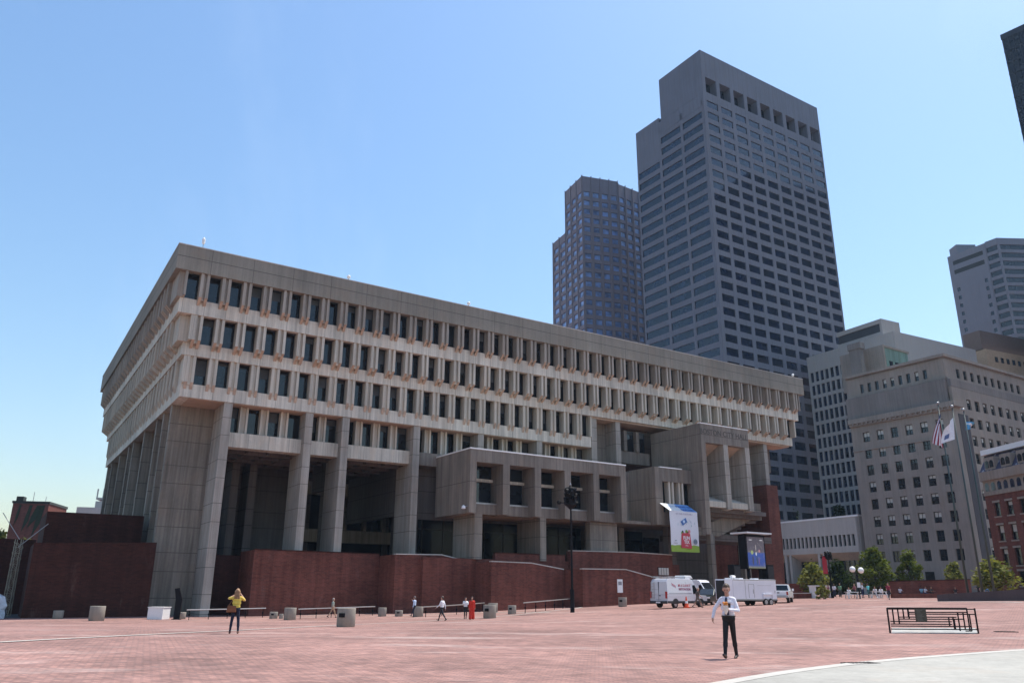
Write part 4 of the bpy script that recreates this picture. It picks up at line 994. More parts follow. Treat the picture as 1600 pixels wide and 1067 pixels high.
# handrails on posts
def rail(a,bb,h,n,label,two=False):
    A=G(*a);B=G(*bb); t=thing('handrail',label,'handrail',A,0,'metal handrails beside the ramps'); D=B-A
    def gp(f): p=A+D*f; return Vector((p.x,p.y,gz(p.x,p.y)))-A
    mb=MB(); mb.tube([gp(k/8)+Vector((0,0,h)) for k in range(9)],.05,8); mb.build('top_rail',M['steel'] if two else M['handrail'],t)
    for k in range(n):
        f=(k+.15)/(n-.7) if n>1 else .5
        mb=MB(); p=gp(min(f,1)); mb.tube([p,p+Vector((0,0,h-.05))],.035,6); mb.box(p.x-.07,p.x+.07,p.y-.05,p.y+.05,h*.42,h*.6,0,lambda x,y,z:(x,y,z+p.z)); mb.build('post',M['black'],t)
M['handrail']=plain('pale_rail',(.42,.41,.40),.35,.6)
rail((290,968),(414,964),.85,5,'handrail in the shade at the foot of the big corner pier')
rail((465,967),(585,961),.85,6,'handrail behind the man in pale green shirt')
rail((661,964),(757,955),.9,5,'handrail behind the striding man in white shirt')
rail((818,958),(925,944.5),.95,9,'handrail running up to the cluster lamp post, longest of the row')
# white box and black angled sign by the pier
P=G(247,967); t=thing('utility_box','white and grey metal cabinet at the foot of the big corner pier','cabinet',P,GRID+R(-42))
mb=MB(); mb.box(-.75,.75,-.6,.6,0,1.02); mb.build('cabinet',M['white'],t,bevel=.02); mb=MB(); mb.box(-.8,.8,-.65,.65,1.022,1.08); mb.build('lid',M['white'],t)
P=G(275,967.5); t=thing('angled_sign','black angled metal totem leaning at the top against the pale pier','sign',P,R(8))
mb=MB(); mb.prism([(-.24,0),(.28,0),(.34,1.75),(-.02,2.75),(-.42,2.68),(-.22,1.75)],-.12,.12,lambda p,q,d:(p,d,q)); mb.build('plate',M['black'],t,bevel=.015)
mb=MB(); mb.box(-.35,.4,-.25,.25,-.1,.06); mb.build('base',M['black'],t)
# wall sign
a,z=onb(968.5,915,-13.27); t=thing('wall_sign','small white notice on the brick wall left of the parked van','sign',W(a,-13.27,z),GRID)
mb=MB(); mb.box(-.4,.4,-.05,-.005,-.75,.75); mb.build('plate',M['white'],t); mb=MB(); mb.box(-.27,.27,-.056,-.051,.1,.5); mb.build('pictogram',plain('sign_grey',(.25,.25,.27)),t)
# cluster lamp posts
def cluster_lamp(P,h,label,r0=.16,k=1.):
    t=thing('cluster_lamp',label,'lamp post',P,0,'dark posts carrying clusters of floodlights')
    mb=MB(); mb.tube([(0,0,-.2),(0,0,2.0)],[r0*1.25,r0*1.2],12); mb.build('base',M['black'],t)
    mb=MB(); mb.tube([(0,0,2),(0,0,h*.82)],[r0*.72,r0*.45],10); mb.build('pole',M['black'],t)
    mb=MB(); mb.lathe([(.12*k,h*.80),(.55*k,h*.835),(.55*k,h*.85),(.3*k,h*.86),(.28*k,h*.97),(.02,h)],(0,0,0),10); mb.build('head_frame',M['black'],t)
    rnd=random.Random(3)
    for i in range(15):
        a=i*2.4; z=h*(.86+.125*(i/15)); d=Vector((math.cos(a),math.sin(a),-.35)).normalized(); c=Vector((0,0,z))+d*.5*k*(1-.25*i/15)
        mb=MB(); 
        q=Vector((0,0,1)).rotation_difference(d); prof=[(.08,-.22),(.2,-.1),(.26,.16),(.2,.12)]
        o0=len(mb.v); mb.lathe([(r*k,z2*k) for r,z2 in prof],(0,0,0),10); mb.v=[tuple(c+(q@Vector(pv))) for pv in mb.v]; o=mb.build('lamp',M['black'],t)
    c=Vector((-.95*k,0,h*.853)); mb=MB(); mb.tube([(0,0,h*.845),tuple(c)],.03); mb.ball(tuple(c+Vector((-.15,0,.02))),.22*k,8); mb.build('side_lamp',M['black'],t)
    mb=MB(); mb.lathe([(.05,h*.99),(.1,h*1.0),(.01,h*1.02)],(0,0,0),8); mb.build('finial',M['steel'],t)
P=G(894.5,956.5); dd=math.hypot(P.x,P.y); cluster_lamp(P,float(ray(894,757)[2]/math.hypot(*ray(894,757)[:2]))*dd-P.z,'tall dark lamp post with cluster of floodlights in front of the brick walls')
P=G(1301,934); dd=math.hypot(P.x,P.y); cluster_lamp(P,float(ray(1299,860)[2]/math.hypot(*ray(1299,860)[:2]))*dd-P.z,'dark lamp post with cluster of floodlights in front of the pale pavilion',.16,.8)
# globe lamps
P=G(1344,935); t=thing('globe_lamp','lamp post with two white glass globes in front of the largest tree','lamp post',P,0)
mb=MB(); mb.tube([(0,0,-.1),(0,0,3.0)],[.09,.06]); mb.tube([(-.55,0,3.1),(0,0,2.95),(.55,.1,3.0)],.04); mb.build('post',M['black'],t)
gl=plain('globe_glass',(.85,.85,.82),.3,var=.02)
for x,z in ((-.5,3.42),(.52,3.3)):
    mb=MB(); mb.ball((x,.05,z),.36,14); mb.build('globe',gl,t,smooth=True)
mb=MB(); mb.box(-.2,.2,-.1,-.06,1.3,1.9); mb.build('notice',M['white'],t)
# tall red banner on the pavilion lamp
P=G(1300.5,934); t=thing('street_banner','narrow red banner hanging on the post in front of the pale pavilion','banner',P+Vector((0,0,0)),.1)
mb=MB(); mb.box(-.85,-.22,-.03,.03,3.05,5.3); mb.build('cloth',plain('red_cloth',(.35,.015,.03),.7,var=.15),t)
mb=MB(); mb.tube([(-.9,0,5.32),(.1,0,5.32)],.03); mb.tube([(-.9,0,3.03),(.1,0,3.03)],.03); mb.build('bracket',M['black'],t)
# ================================================================== hanging banner with flap
ax0,az0=onb(1041,788,-7.3); best=None
for bb in np.linspace(-7.4,-11,60):
    a1,z1=onb(1046,797,bb)
    if best is None or abs(a1-ax0)<best[0]: best=(abs(a1-ax0),bb,z1)
bf,zf=min(best[1],-8.6),onb(1046,797,min(best[1],-8.6))[1]; a0=onb(1046,797,bf)[0]; a1=onb(1089,800,bf)[0]; zl=onb(1045,861,bf)[1]; bw=a1-a0
t=thing('hanging_banner','long white banner with red bag and green foot hanging under the concrete bay','banner',W(a0,bf,zl),GRID); Hb=zf-zl
m,nt,b=_nodes('banner_cloth'); sep=N(nt,'ShaderNodeSeparateXYZ'); nt.links.new(coords(nt),sep.inputs[0])
wv=noise(nt,coords(nt,(.5,.5,.3)),1.5,2)
green=math_(nt,'LESS_THAN',math_(nt,'SUBTRACT',sep.outputs[2],math_(nt,'MULTIPLY',wv,.35)),Hb*.13)
nt.links.new(mix(nt,(.76,.76,.80),(.28,.42,.05),green),b.inputs['Base Color']); b.inputs['Roughness'].default_value=.6
def cloth(mb,x0,x1,z0,z1,fy,nx=10,nz=10,th=.02):
    for s in (0,1):
        vs=[];fs=[]
        for j in range(nz+1):
            for i in range(nx+1):
                x=x0+(x1-x0)*i/nx; z=z0+(z1-z0)*j/nz; vs.append((x,fy(x,z)+s*th,z))
        for j in range(nz):
            for i in range(nx): fs.append((j*(nx+1)+i,j*(nx+1)+i+1,(j+1)*(nx+1)+i+1,(j+1)*(nx+1)+i))
        mb.add(vs,fs)
fy=lambda x,z:.04*math.sin(x*2.2)+.03*math.sin(z*1.7)
mb=MB(); cloth(mb,0,bw,0,Hb,fy); mb.build('cloth',m,t,smooth=True)
fb=-7.25-bf; fh=az0-zf+.12
flx=lambda k:-.45*k
def flap(x0,x1,mat,name,off=0):
    mb=MB(); vs=[(x0,-.0-off,Hb+.005),(x1,-.0-off,Hb+.005),(x1+flx(1),fb-off,Hb+fh),(x0+flx(1),fb-off,Hb+fh)]; vs+=[(x,y+.012,z+.03) for x,y,z in vs]
    mb.add(vs,[(0,1,2,3),(7,6,5,4),(0,4,5,1),(1,5,6,2),(2,6,7,3),(3,7,4,0)]); return mb.build(name,mat,t)
bl=plain('banner_blue',(.16,.36,.72),.6,var=.05); flap(0,bw*.5,M['white'],'flap'); flap(bw*.5,bw,bl,'flap')
dirf=Vector((flx(1),fb,fh)).normalized(); nrmf=Vector((1,0,0)).cross(dirf).normalized()
blue2=plain('banner_text_blue',(.04,.12,.38),.6); pale=plain('banner_text_pale',(.55,.68,.85),.6)
def ftext(s,cx,cy,size,mat): 
    org=Vector((cx,0,Hb+.01))+dirf*cy+nrmf*.05; text('lettering',s,size,mat,t,frame_mtx(org,(1,0,0),dirf),.004,bold=.015)
fl=math.hypot(fb,fh); ftext("DON'T",bw*.25,fl*.62,.62,pale); ftext('FORGET TO',bw*.7,fl*.62,.52,blue2); ftext('HAVE FUN',bw*.7,fl*.18,.5,blue2)
def bx(x0,x1,z0,z1,mat,name,y=-.08):
    mb=MB(); mb.box(x0,x1,y,y+.03,z0,z1); return mb.build(name,mat,t)
text('lettering','GET YOUR TICKETS EARLY',.26,plain('banner_text_grey',(.3,.25,.35),.6),t,frame_mtx((bw*.5,-.09,Hb*.93),(1,0,0),(0,0,1)),.004)
red=plain('banner_red',(.55,.06,.08),.6,var=.1)
mb=MB(); mb.prism([(bw*.34,Hb*.1),(bw*.72,Hb*.085),(bw*.68,Hb*.44),(bw*.63,Hb*.47),(bw*.4,Hb*.46),(bw*.37,Hb*.43)],-.1,-.075,lambda p,q,d:(p,d,q)); mb.build('bag_print',red,t)
wt=M['white']
text('lettering','FUN',.62,wt,t,frame_mtx((bw*.54,-.105,Hb*.34),(1,0,0),(0,0,1)),.004,bold=.02); text('lettering','TIX',.62,wt,t,frame_mtx((bw*.54,-.105,Hb*.24),(1,0,0),(0,0,1)),.004,bold=.02); text('lettering','free',.3,wt,t,frame_mtx((bw*.54,-.105,Hb*.16),(1,0,0),(0,0,1)),.004)
mb=MB(); mb.prism([(bw*.36,Hb*.74),(bw*.55,Hb*.84),(bw*.58,Hb*.78),(bw*.6,Hb*.74),(bw*.43,Hb*.64),(bw*.4,Hb*.69)],-.1,-.075,lambda p,q,d:(p,d,q)); mb.build('ticket_print',plain('ticket_blue',(.06,.16,.42),.6),t)
mb=MB(); mb.ball((bw*.48,-.1,Hb*.745),.22,8,0,1,.1,1); mb.build('ticket_dot',pale,t)
mb=MB(); rnd=random.Random(4)
for k in range(9): mb.ball((bw*(.34+.34*rnd.random()),-.085,Hb*(.46+.06*rnd.random())),.14+.12*rnd.random(),6,k%3,1,.1,1)
mb.build('toy_print',[M['black'],plain('toy_green',(.2,.3,.06),.6),plain('toy_pink',(.7,.25,.25),.6)],t)
mb=MB()
for k in range(12):
    a=rnd.uniform(.3,2.9); x=bw*.52+math.cos(a)*bw*rnd.uniform(.25,.4); z=Hb*.55+math.sin(a)*Hb*rnd.uniform(.05,.3); dx=rnd.uniform(-.2,.2)
    mb.prism([(x,z),(x+.05,z),(x+dx+.05,z+.3),(x+dx,z+.3)],-.09,-.078,lambda p,q,d:(p,d,q),k%2)
mb.build('confetti_print',[plain('confetti_grey',(.35,.42,.5),.6),plain('confetti_teal',(.3,.5,.5),.6)],t)
mb=MB(); mb.lathe([(.33,0),(.36,0),(.36,.02),(.33,.02)],(0,0,0),20,axis='y'); mb.v=[(x+bw*.86,y-.1,z+Hb*.26) for x,y,z in mb.v]; mb.box(bw*.86-.3,bw*.86+.3,-.1,-.085,Hb*.26-.1,Hb*.26+.1); mb.build('seal_print',plain('seal_grey',(.25,.3,.35),.6),t)
for z,w,h_ in ((.27,.3,.1),(.21,.6,.06)): bx(bw*.16-w/2,bw*.16+w/2,Hb*z-h_/2,Hb*z+h_/2,plain('print_grey',(.25,.28,.33),.6),'small_print',-.085)
# ================================================================== big screen with white canopy
bs=-14.0; s0=onb(1163,838,bs); s1=onb(1190,842,bs); s2=onb(1163,887,bs)
t=thing('video_screen','tall outdoor video screen under a thin white canopy beside the brick tower','screen',W(s0[0],bs,s2[1]),GRID)
w_=s1[0]-s0[0]; h_=s0[1]-s2[1]
m,nt,b=_nodes('screen_picture'); sep=N(nt,'ShaderNodeSeparateXYZ'); nt.links.new(coords(nt),sep.inputs[0])
nz=noise(nt,coords(nt,(2.2,1,2.2)),1.2,4,.7); 
base=ramp(nt,math_(nt,'DIVIDE',sep.outputs[2],h_),[(.0,(.22,.22,.12)),(.1,(.03,.07,.3)),(.47,(.035,.08,.33)),(.52,(.10,.09,.12)),(1,(.07,.06,.08))])
nt.links.new(base,b.inputs['Emission Color']); b.inputs['Emission Strength'].default_value=.6; b.inputs['Base Color'].default_value=(.02,.02,.02,1)
for nde in nt.nodes:
    if nde.type=='VALTORGB': nde.color_ramp.interpolation='LINEAR'
mx=mix(nt,base,(.32,.28,.28),ramp(nt,nz,[(.55,0),(.7,.55)])); nt.links.new(mx,b.inputs['Emission Color'])
mb=MB(); mb.box(0,w_,-.3,-.25,0,h_); sc_o=mb.build('display',m,t)
def em(n,c,s=1.): 
    mm,nt2,b2=_nodes(n); b2.inputs['Base Color'].default_value=(.02,.02,.02,1); b2.inputs['Emission Color'].default_value=(*c,1); b2.inputs['Emission Strength'].default_value=s; return mm
for x,z,ww,hh,cc in ((.27,.5,.16,.14,(.35,.42,.2)),(.3,.25,.09,.3,(.06,.06,.08)),(.5,.46,.07,.12,(.75,.78,.8)),(.5,.66,.04,.2,(.5,.45,.45)),(.53,.25,.06,.3,(.05,.08,.1)),(.7,.55,.1,.1,(.5,.25,.3)),(.64,.22,.05,.24,(.25,.12,.2)),(.22,.9,.2,.035,(.6,.6,.66)),(.83,.9,.2,.035,(.6,.6,.66))):
    mb=MB(); mb.ball((x*w_,-.305,z*h_),1,10,0,ww*w_/2,.01,hh*h_/2); mb.build('figure_image',em('screen_spot',cc,.5),sc_o)
mb=MB(); mb.box(-.25,0,-.35,.9,-.1,h_+.3); mb.box(w_,w_+.12,-.35,.9,-.1,h_+.3); mb.box(0,w_,-.22,.9,-.1,h_+.3); mb.box(-.0,w_,-.35,-.22,h_,h_+.3); mb.build('cabinet',M['black'],t)
mb=MB(); mb.box(-.9,w_+.55,-1.3,1.6,h_+.35,h_+.55); mb.build('canopy',M['white'],t)
mb=MB(); zg=-s2[1]-2.2
for x in (.5,w_-.6): mb.box(x,x+.25,.1,.5,zg,-.1)
mb.box(-.3,w_+.3,-.6,1.2,zg-.3,zg+.5); mb.build('mast',M['black'],t)
for px,lab in ((1148,'black loudspeaker stack left of the video screen mast'),(1200,'black loudspeaker stack right of the video screen mast')):
    a,z=onb(px,893,bs); tt=thing('loudspeaker',lab,'loudspeaker',W(a-.7,bs,-1.3),GRID,'loudspeakers beside the video screen')
    mb=MB(); mb.box(0,1.3,-.5,.5,0,z+2.2); mb.build('cabinet',M['black'],tt,bevel=.03); mb=MB(); mb.box(.1,1.2,-.54,-.505,.15,z+2.0); mb.build('grille',plain('speaker_grille',(.03,.03,.03),.8),tt)
# sign grid above the van
a,z=onb(1037,893,-9.0); t=thing('sign_grid','small pale lettered board standing above the roof of the silver van','sign',W(a,-9.0,z),GRID)
for k in range(4):
    mb=MB(); mb.box(-.85+k*.45,-.5+k*.45,-.05,.05,-.4,.5); mb.build('panel',M['kerb'],t)
mb=MB(); mb.box(-.95,.95,.055,.12,-.5,.58); mb.tube([(0,.1,-4),(0,.1,-.4)],.06); mb.build('backing',M['brick2'],t)
# ================================================================== vehicles (local: +y forward, x right)
def paint(name,col,rough=.25,metal=0.):
    m=plain(name,col,rough,metal,var=.04,sc=.8); m.node_tree.nodes['Principled BSDF'].inputs['Coat Weight'].default_value=.5; m.node_tree.nodes['Principled BSDF'].inputs['Coat Roughness'].default_value=.08; return m
M['vglass']=glass('vehicle_glass',(.012,.014,.016),.04,.6); M['lampred']=plain('tail_lamp_red',(.35,.02,.02),.2); M['lampw']=plain('headlamp',(.7,.7,.68),.15); M['plastic']=plain('dark_plastic',(.02,.02,.022),.6)
M['rim']=plain('wheel_rim',(.45,.45,.46),.35,.7); M['amber']=plain('amber_lamp',(.7,.35,.05),.3)
def wheel(t,x,y,r=.36,w=.26,rim=None):
    mb=MB(); mb.lathe([(r*.6,-w/2),(r*.93,-w/2),(r,-w*.38),(r,w*.38),(r*.93,w/2),(r*.6,w/2)],(x,y,r),24,axis='x'); o=mb.build('wheel',M['rubber'],t)
    for p in o.data.polygons: p.use_smooth=True
    mb=MB(); sx=1 if x>0 else -1
    mb.lathe([(r*.05,sx*w*.42),(r*.25,sx*w*.46),(r*.3,sx*w*.36),(r*.55,sx*w*.38),(r*.63,sx*w*.52)],(x,y,r),18,axis='x'); mb.build('rim',rim or M['rim'],o)
class Body:
    def __init__(s,w,zb,zt,inset): s.w=w;s.zb=zb;s.zt=zt;s.i=inset
    def hx(s,z): return s.w/2-(s.i*(z-s.zb)/(s.zt-s.zb) if z>s.zb else 0)
    def shell(s,mb,poly,mi=0):
        n=len(poly); vs=[(-s.hx(z),y,z) for y,z in poly]+[(s.hx(z),y,z) for y,z in poly]
        mb.add(vs,[tuple(range(n)),tuple(range(2*n-1,n-1,-1))]+[(i,i+n,(i+1)%n+n,(i+1)%n) for i in range(n)],mi)
    def side(s,mb,poly,sx,off=.008,mi=0,th=.02):
        n=len(poly); a=[(sx*(s.hx(z)+off),y,z) for y,z in poly]; b=[(sx*(s.hx(z)+off-th),y,z) for y,z in poly]
        mb.add(a+b,[tuple(range(n)),tuple(range(2*n-1,n-1,-1))]+[(i,(i+1)%n,(i+1)%n+n,i+n) for i in range(n)],mi)
    def across(s,mb,p,q,f0=.1,f1=.9,m=.1,off=.01,mi=0,sgn=1):
        (y0,z0),(y1,z1)=p,q; d=Vector((0,y1-y0,z1-z0)); nrm=Vector((0,d.z,-d.y)).normalized()*sgn*off
        P=[]
        for f in (f0,f1):
            y=y0+(y1-y0)*f; z=z0+(z1-z0)*f; h=s.hx(z)-m
            P+=[Vector((-h,y,z))+nrm,Vector((h,y,z))+nrm]
        vs=P+[x-nrm*2.2 for x in P]
        mb.add(vs,[(0,1,3,2),(4,6,7,5),(0,4,5,1),(2,3,7,6),(0,2,6,4),(1,5,7,3)],mi)
def van(label,P,az,col,rear_text=None,box_ac=False,L=5.9):
    t=thing('parked_van',label,'van',P,YW(az)); B=Body(2.04,1.15,2.62,.13); h=L/2
    pc=paint('van_paint',col)
    mb=MB(); B.shell(mb,[(-h,.42),(-h,1.15),(h-1.15,1.15),(h-.1,1.08),(h,.85),(h,.42)]); lo=mb.build('body',pc,t,bevel=.03)
    mb=MB(); B.shell(mb,[(-h+.004,1.152),(-h+.07,2.3),(-h+.22,2.55),(-h+.5,2.62),(h-2.35,2.62),(h-2.0,2.5),(h-1.0,1.152)]); mb.build('upper_body',pc,t,bevel=.05)
    mb=MB(); B.across(mb,(h-2.0,2.5),(h-1.0,1.152),.15,.97,.1,.02); mb.build('windshield',M['vglass'],t)
    for sx in (-1,1):
        mb=MB(); B.side(mb,[(h-2.1,1.25),(h-2.1,2.02),(h-1.75,2.05),(h-1.25,1.3)],sx); mb.build('side_window',M['vglass'],t)
        mb=MB(); B.side(mb,[(-h+.25,1.3),(-h+.25,1.32),(h-2.3,1.32),(h-2.3,1.3)],sx,.01); B.side(mb,[(h-2.25,.6),(h-2.25,2.2),(h-2.23,2.2),(h-2.23,.6)],sx,.006); B.side(mb,[(-.15,.6),(-.15,2.3),(-.13,2.3),(-.13,.6)],sx,.006); mb.build('door_seam',M['plastic'],t)
        mb=MB(); B.side(mb,[(-h+.02,.42),(-h+.02,.62),(h-.02,.62),(h-.02,.42)],sx,.02); mb.build('sill_trim',M['plastic'],t)
        mb=MB(); mb.box(sx*.9-.11,sx*.9+.11,-h-.03,-h+.03,.85,1.45); mb.build('tail_lamp',M['lampred'],t)
        mb=MB(); mb.box(sx*.78-.18,sx*.78+.18,h-.1,h+.02,.82,1.02); mb.build('headlight',M['lampw'],t,bevel=.02)
        mb=MB(); mb.box(sx*1.2-.12,sx*1.2+.12,h-1.55,h-1.4,1.35,1.75); mb.box(sx*1.06-.08,sx*1.06+.08,h-1.5,h-1.45,1.4,1.45); mb.build('wing_mirror',M['plastic'],t,bevel=.02)
    for y in (-h+1.15,h-.95):
        for x in (-.88,.88): wheel(t,x,y)
        for sx in (-1,1):
            mb=MB(); mb.prism([(y+.47*math.cos(a),.38+.47*math.sin(a)) for a in np.linspace(0,PI,11)],sx*1.015,sx*1.026,lambda p,q,d:(d,p,q)); mb.build('wheel_arch',M['plastic'],t)
    mb=MB(); mb.box(-1,1,-h-.12,-h+.0,.38,.62); mb.box(-1,1,h-.02,h+.1,.36,.66); mb.build('bumper',M['plastic'],t,bevel=.03)
    mb=MB(); mb.box(-.012,.012,-h-.012,-h+.05,.64,2.3); mb.box(-.3,.3,-h-.012,-h,.72,.74); mb.box(-.8,-.12,-h+.03,-h+.05,1.6,1.62); mb.box(.06,.24,-h-.03,-h,1.05,1.12); mb.build('rear_door_seam',M['plastic'],t)
    mb=MB(); mb.box(-.26,.26,-h-.135,-h-.121,.43,.56); mb.build('number_plate',M['white'],t)
    if box_ac:
        mb=MB(); mb.prism([(.2,2.625),(.25,2.9),(1.2,2.9),(1.5,2.625)],-.6,.6,lambda p,q,d:(d,p,q)); mb.build('roof_unit',M['white'],t,bevel=.05)
        mb=MB(); mb.box(-.9,-.6,-h+.1,-h+.9,2.68,2.8)
        for x in (-.85,.85): mb.tube([(x,-h+.3,2.75),(x,.0,2.75)],.03)
        for y in (-h+.4,-h+1.2,-.1): mb.tube([(-.85,y,2.75),(.85,y,2.75)],.03); mb.tube([(-.85,y,2.6),(-.85,y,2.75)],.03); mb.tube([(.85,y,2.6),(.85,y,2.75)],.03)
        mb.build('roof_rack',M['steel'],t)
        # ladder up the left rear door
        mb=MB()
        for x in (-.85,-.5): mb.tube([(x,-h-.06,.75),(x,-h-.02,2.3)],.018)
        for k in range(6): mb.tube([(-.85,-h-.055,.9+.25*k),(-.5,-h-.055,.9+.25*k)],.015)
        mb.build('ladder',M['steel'],t)
        for s,z,sz,mt in (("M A S A N Y",1.98,.34,plain('van_red',(.42,.06,.1),.5)),('RESTORATION',1.66,.26,plain('van_maroon',(.3,.06,.14),.5))):
            text('lettering',s,sz,mt,t,frame_mtx((B.hx(z)+.012,-.35,z),(0,1,0),(0,0,1)),.003,bold=.008)
        mb=MB(); B.side(mb,[(-h+.75,2.2),(-h+1.35,1.95),(-h+1.35,1.9),(-h+.8,2.12)],1,.012); B.side(mb,[(-h+.75,2.06),(-h+1.35,1.84),(-h+1.35,1.8),(-h+.8,2.0)],1,.012); mb.build('stripe',plain('van_red2',(.42,.06,.1),.5),t)
    return t
P=G(1062,949); van('silver grey van with red side lettering, roof unit and ladder parked by the brick wall',P,50,(.56,.56,.60),box_ac=True)
P=G(1092,944); P2=P+Vector((P.x,P.y,0)).normalized()*9; P2.z=gz(P2.x,P2.y); van('white high roofed van parked nose out behind the dark car',P2,140,(.80,.80,.82))
# dark estate car
def car(label,P,az,col):
    t=thing('parked_car',label,'car',P,YW(az)); B=Body(1.86,.98,1.62,.2); h=2.35; pc=plain('car_paint',col,.3,0,var=.05,sc=1)
    mb=MB(); B.shell(mb,[(-h,.4),(-h+.02,.98),(h-1.1,.98),(h-.12,.86),(h,.6),(h-.02,.32),(-h+.1,.3)]); mb.build('body',pc,t,bevel=.07)
    mb=MB(); B.shell(mb,[(-h+.08,.985),(-h+.5,1.55),(-h+1.0,1.62),(.1,1.6),(h-1.25,.985)]); mb.build('cabin',pc,t,bevel=.05)
    mb=MB(); B.across(mb,(.1,1.6),(h-1.25,.985),.1,.95,.08,.012); mb.build('windshield',M['vglass'],t)
    mb=MB(); B.across(mb,(-h+.5,1.55),(-h+.08,.985),.1,.9,.1,.012,0,-1); mb.build('rear_window',M['vglass'],t)
    for sx in (-1,1):
        mb=MB(); B.side(mb,[(-1.55,1.05),(-1.4,1.5),(-.45,1.53),(-.45,1.05)],sx); B.side(mb,[(-.38,1.05),(-.38,1.53),(.05,1.52),(.8,1.05)],sx); mb.build('side_window',M['vglass'],t)
        mb=MB(); mb.box(sx*.7-.2,sx*.7+.2,h-.2,h-.0,.64,.8); mb.build('headlight',M['lampw'],t,bevel=.03)
        mb=MB(); mb.box(sx*.7-.2,sx*.7+.2,-h-.02,-h+.1,.7,.85); mb.build('tail_lamp',M['lampred'],t)
        mb=MB(); mb.box(sx*1.02-.1,sx*1.02+.1,.75,.9,1.0,1.13); mb.build('wing_mirror',pc,t,bevel=.03)
        for y in (-1.4,1.4): wheel(t,sx*.8,y,.34,.24)
    mb=MB(); mb.box(-.75,.75,h-.03,h+.02,.36,.56); mb.build('grille',M['plastic'],t); mb=MB(); mb.box(-.26,.26,h+.021,h+.03,.4,.52); mb.build('number_plate',M['amber'],t)
P=G(1108,944.5); car('dark green car parked between the silver van and the white trailer',P,212,(.006,.014,.015))
# white trailer
PA=G(1149,947); P=PA+Vector(u)*2.95+Vector(v)*1.15; P.z=gz(P.x,P.y)
t=thing('box_trailer','white enclosed twin axle trailer with open end door in front of the video screen','trailer',P,GRID-PI/2)
pw=paint('trailer_white',(.72,.71,.76),.4)
h=3.05
mb=MB(); mb.box(-1.15,1.15,-h,h,.52,2.42); mb.build('body',pw,t,bevel=.05)
mb=MB(); mb.box(1.155,1.175,-h,h,.5,.62); mb.box(1.155,1.17,-h,h,2.32,2.4)
mb.box(1.155,1.163,-1.42,-1.38,.62,2.3); 
for y in (-.95,-.2): mb.box(1.155,1.17,y,y+.03,.7,1.95)
mb.box(1.155,1.17,-.95,-.17,1.95,1.98); mb.box(1.155,1.18,-.33,-.29,1.1,1.5); mb.box(1.155,1.165,.3,2.3,1.85,1.87); mb.box(1.155,1.18,2.75,2.8,1.15,1.4); mb.build('door_frame',M['steel'],t)
mb=MB(); mb.box(-1.0,1.0,-h-.03,-h-.004,.6,2.3); mb.build('dark_interior',M['plastic'],t)
mb=MB(); mb.box(1.06,1.13,-h-1.05,-h-.02,.6,2.36); mb.build('open_door',pw,t)
mb=MB(); mb.box(1.155,1.24,1.0,2.35,.98,1.08); mb.box(1.155,1.24,.98,1.06,.6,.98); mb.box(1.155,1.24,2.29,2.37,.6,.98); mb.build('mudguard',pw,t)
for y in (1.33,2.05):
    for x in (-1.1,1.1): wheel(t,x*1.02,y,.33,.22,M['steel'])
mb=MB(); mb.box(-1,1,-h,h,.36,.515); mb.box(-.1,.1,h,h+1.3,.42,.52); mb.tube([(0,h+1,.05),(0,h+1,.7)],.05); mb.box(-.9,.9,-h+.2,-h+.5,.0,.36); mb.build('chassis',M['black'],t)
mb=MB()
for y in (-h+.5,-1.2,1.0): mb.box(-.3,.3,y,y+.55,2.422,2.54)
mb.tube([(.7,-h+.3,2.64),(.2,-h+1.3,2.64)],.14,8); mb.build('roof_vent',M['white'],t)
# white pickup
P=G(1222,941.5); P=P+Vector((P.x,P.y,0)).normalized()*1.5; P.z=gz(P.x,P.y)
t=thing('pickup_truck','white pickup truck seen from behind at the right end of the trailer','pickup',P,YW(24)); B=Body(1.96,1.2,1.88,.17); h=2.85; pw2=paint('pickup_white',(.78,.78,.79))
mb=MB(); B.shell(mb,[(-h,.55),(-h,1.2),(h-.1,1.15),(h,.9),(h,.5)]); mb.build('body',pw2,t,bevel=.05)
mb=MB(); B.shell(mb,[(-.75,1.203),(-.55,1.85),(.5,1.88),(1.2,1.203)]); mb.build('cab',pw2,t,bevel=.05)
mb=MB(); B.across(mb,(-.55,1.85),(-.75,1.203),.1,.92,.12,.012,0,-1); mb.build('rear_window',M['vglass'],t)
mb=MB(); B.across(mb,(.5,1.88),(1.2,1.203),.1,.92,.12,.012); mb.build('windshield',M['vglass'],t)
mb=MB(); mb.box(-.85,.85,-h+.1,-.85,1.205,1.22); mb.build('bed_liner',M['plastic'],t)
for sx in (-1,1):
    mb=MB(); mb.box(sx*.9-.09,sx*.9+.09,-h-.03,-h+.04,.78,1.15); mb.build('tail_lamp',M['lampred'],t)
    mb=MB(); mb.box(sx*1.15-.1,sx*1.15+.1,.75,.85,1.2,1.45); mb.build('wing_mirror',M['white'],t)
    for y in (-1.75,1.8): wheel(t,sx*.84,y,.4,.28)
mb=MB(); mb.box(-.98,.98,-h-.15,-h-.0,.52,.7); mb.build('bumper',M['steel'],t); mb=MB(); mb.box(-.78,.78,-h-.02,-h-.002,.74,.76); mb.box(-.12,.12,-h-.03,-h-.002,.98,1.06); mb.build('tailgate_seam',M['plastic'],t)
for a in (-PI*.05,): pass
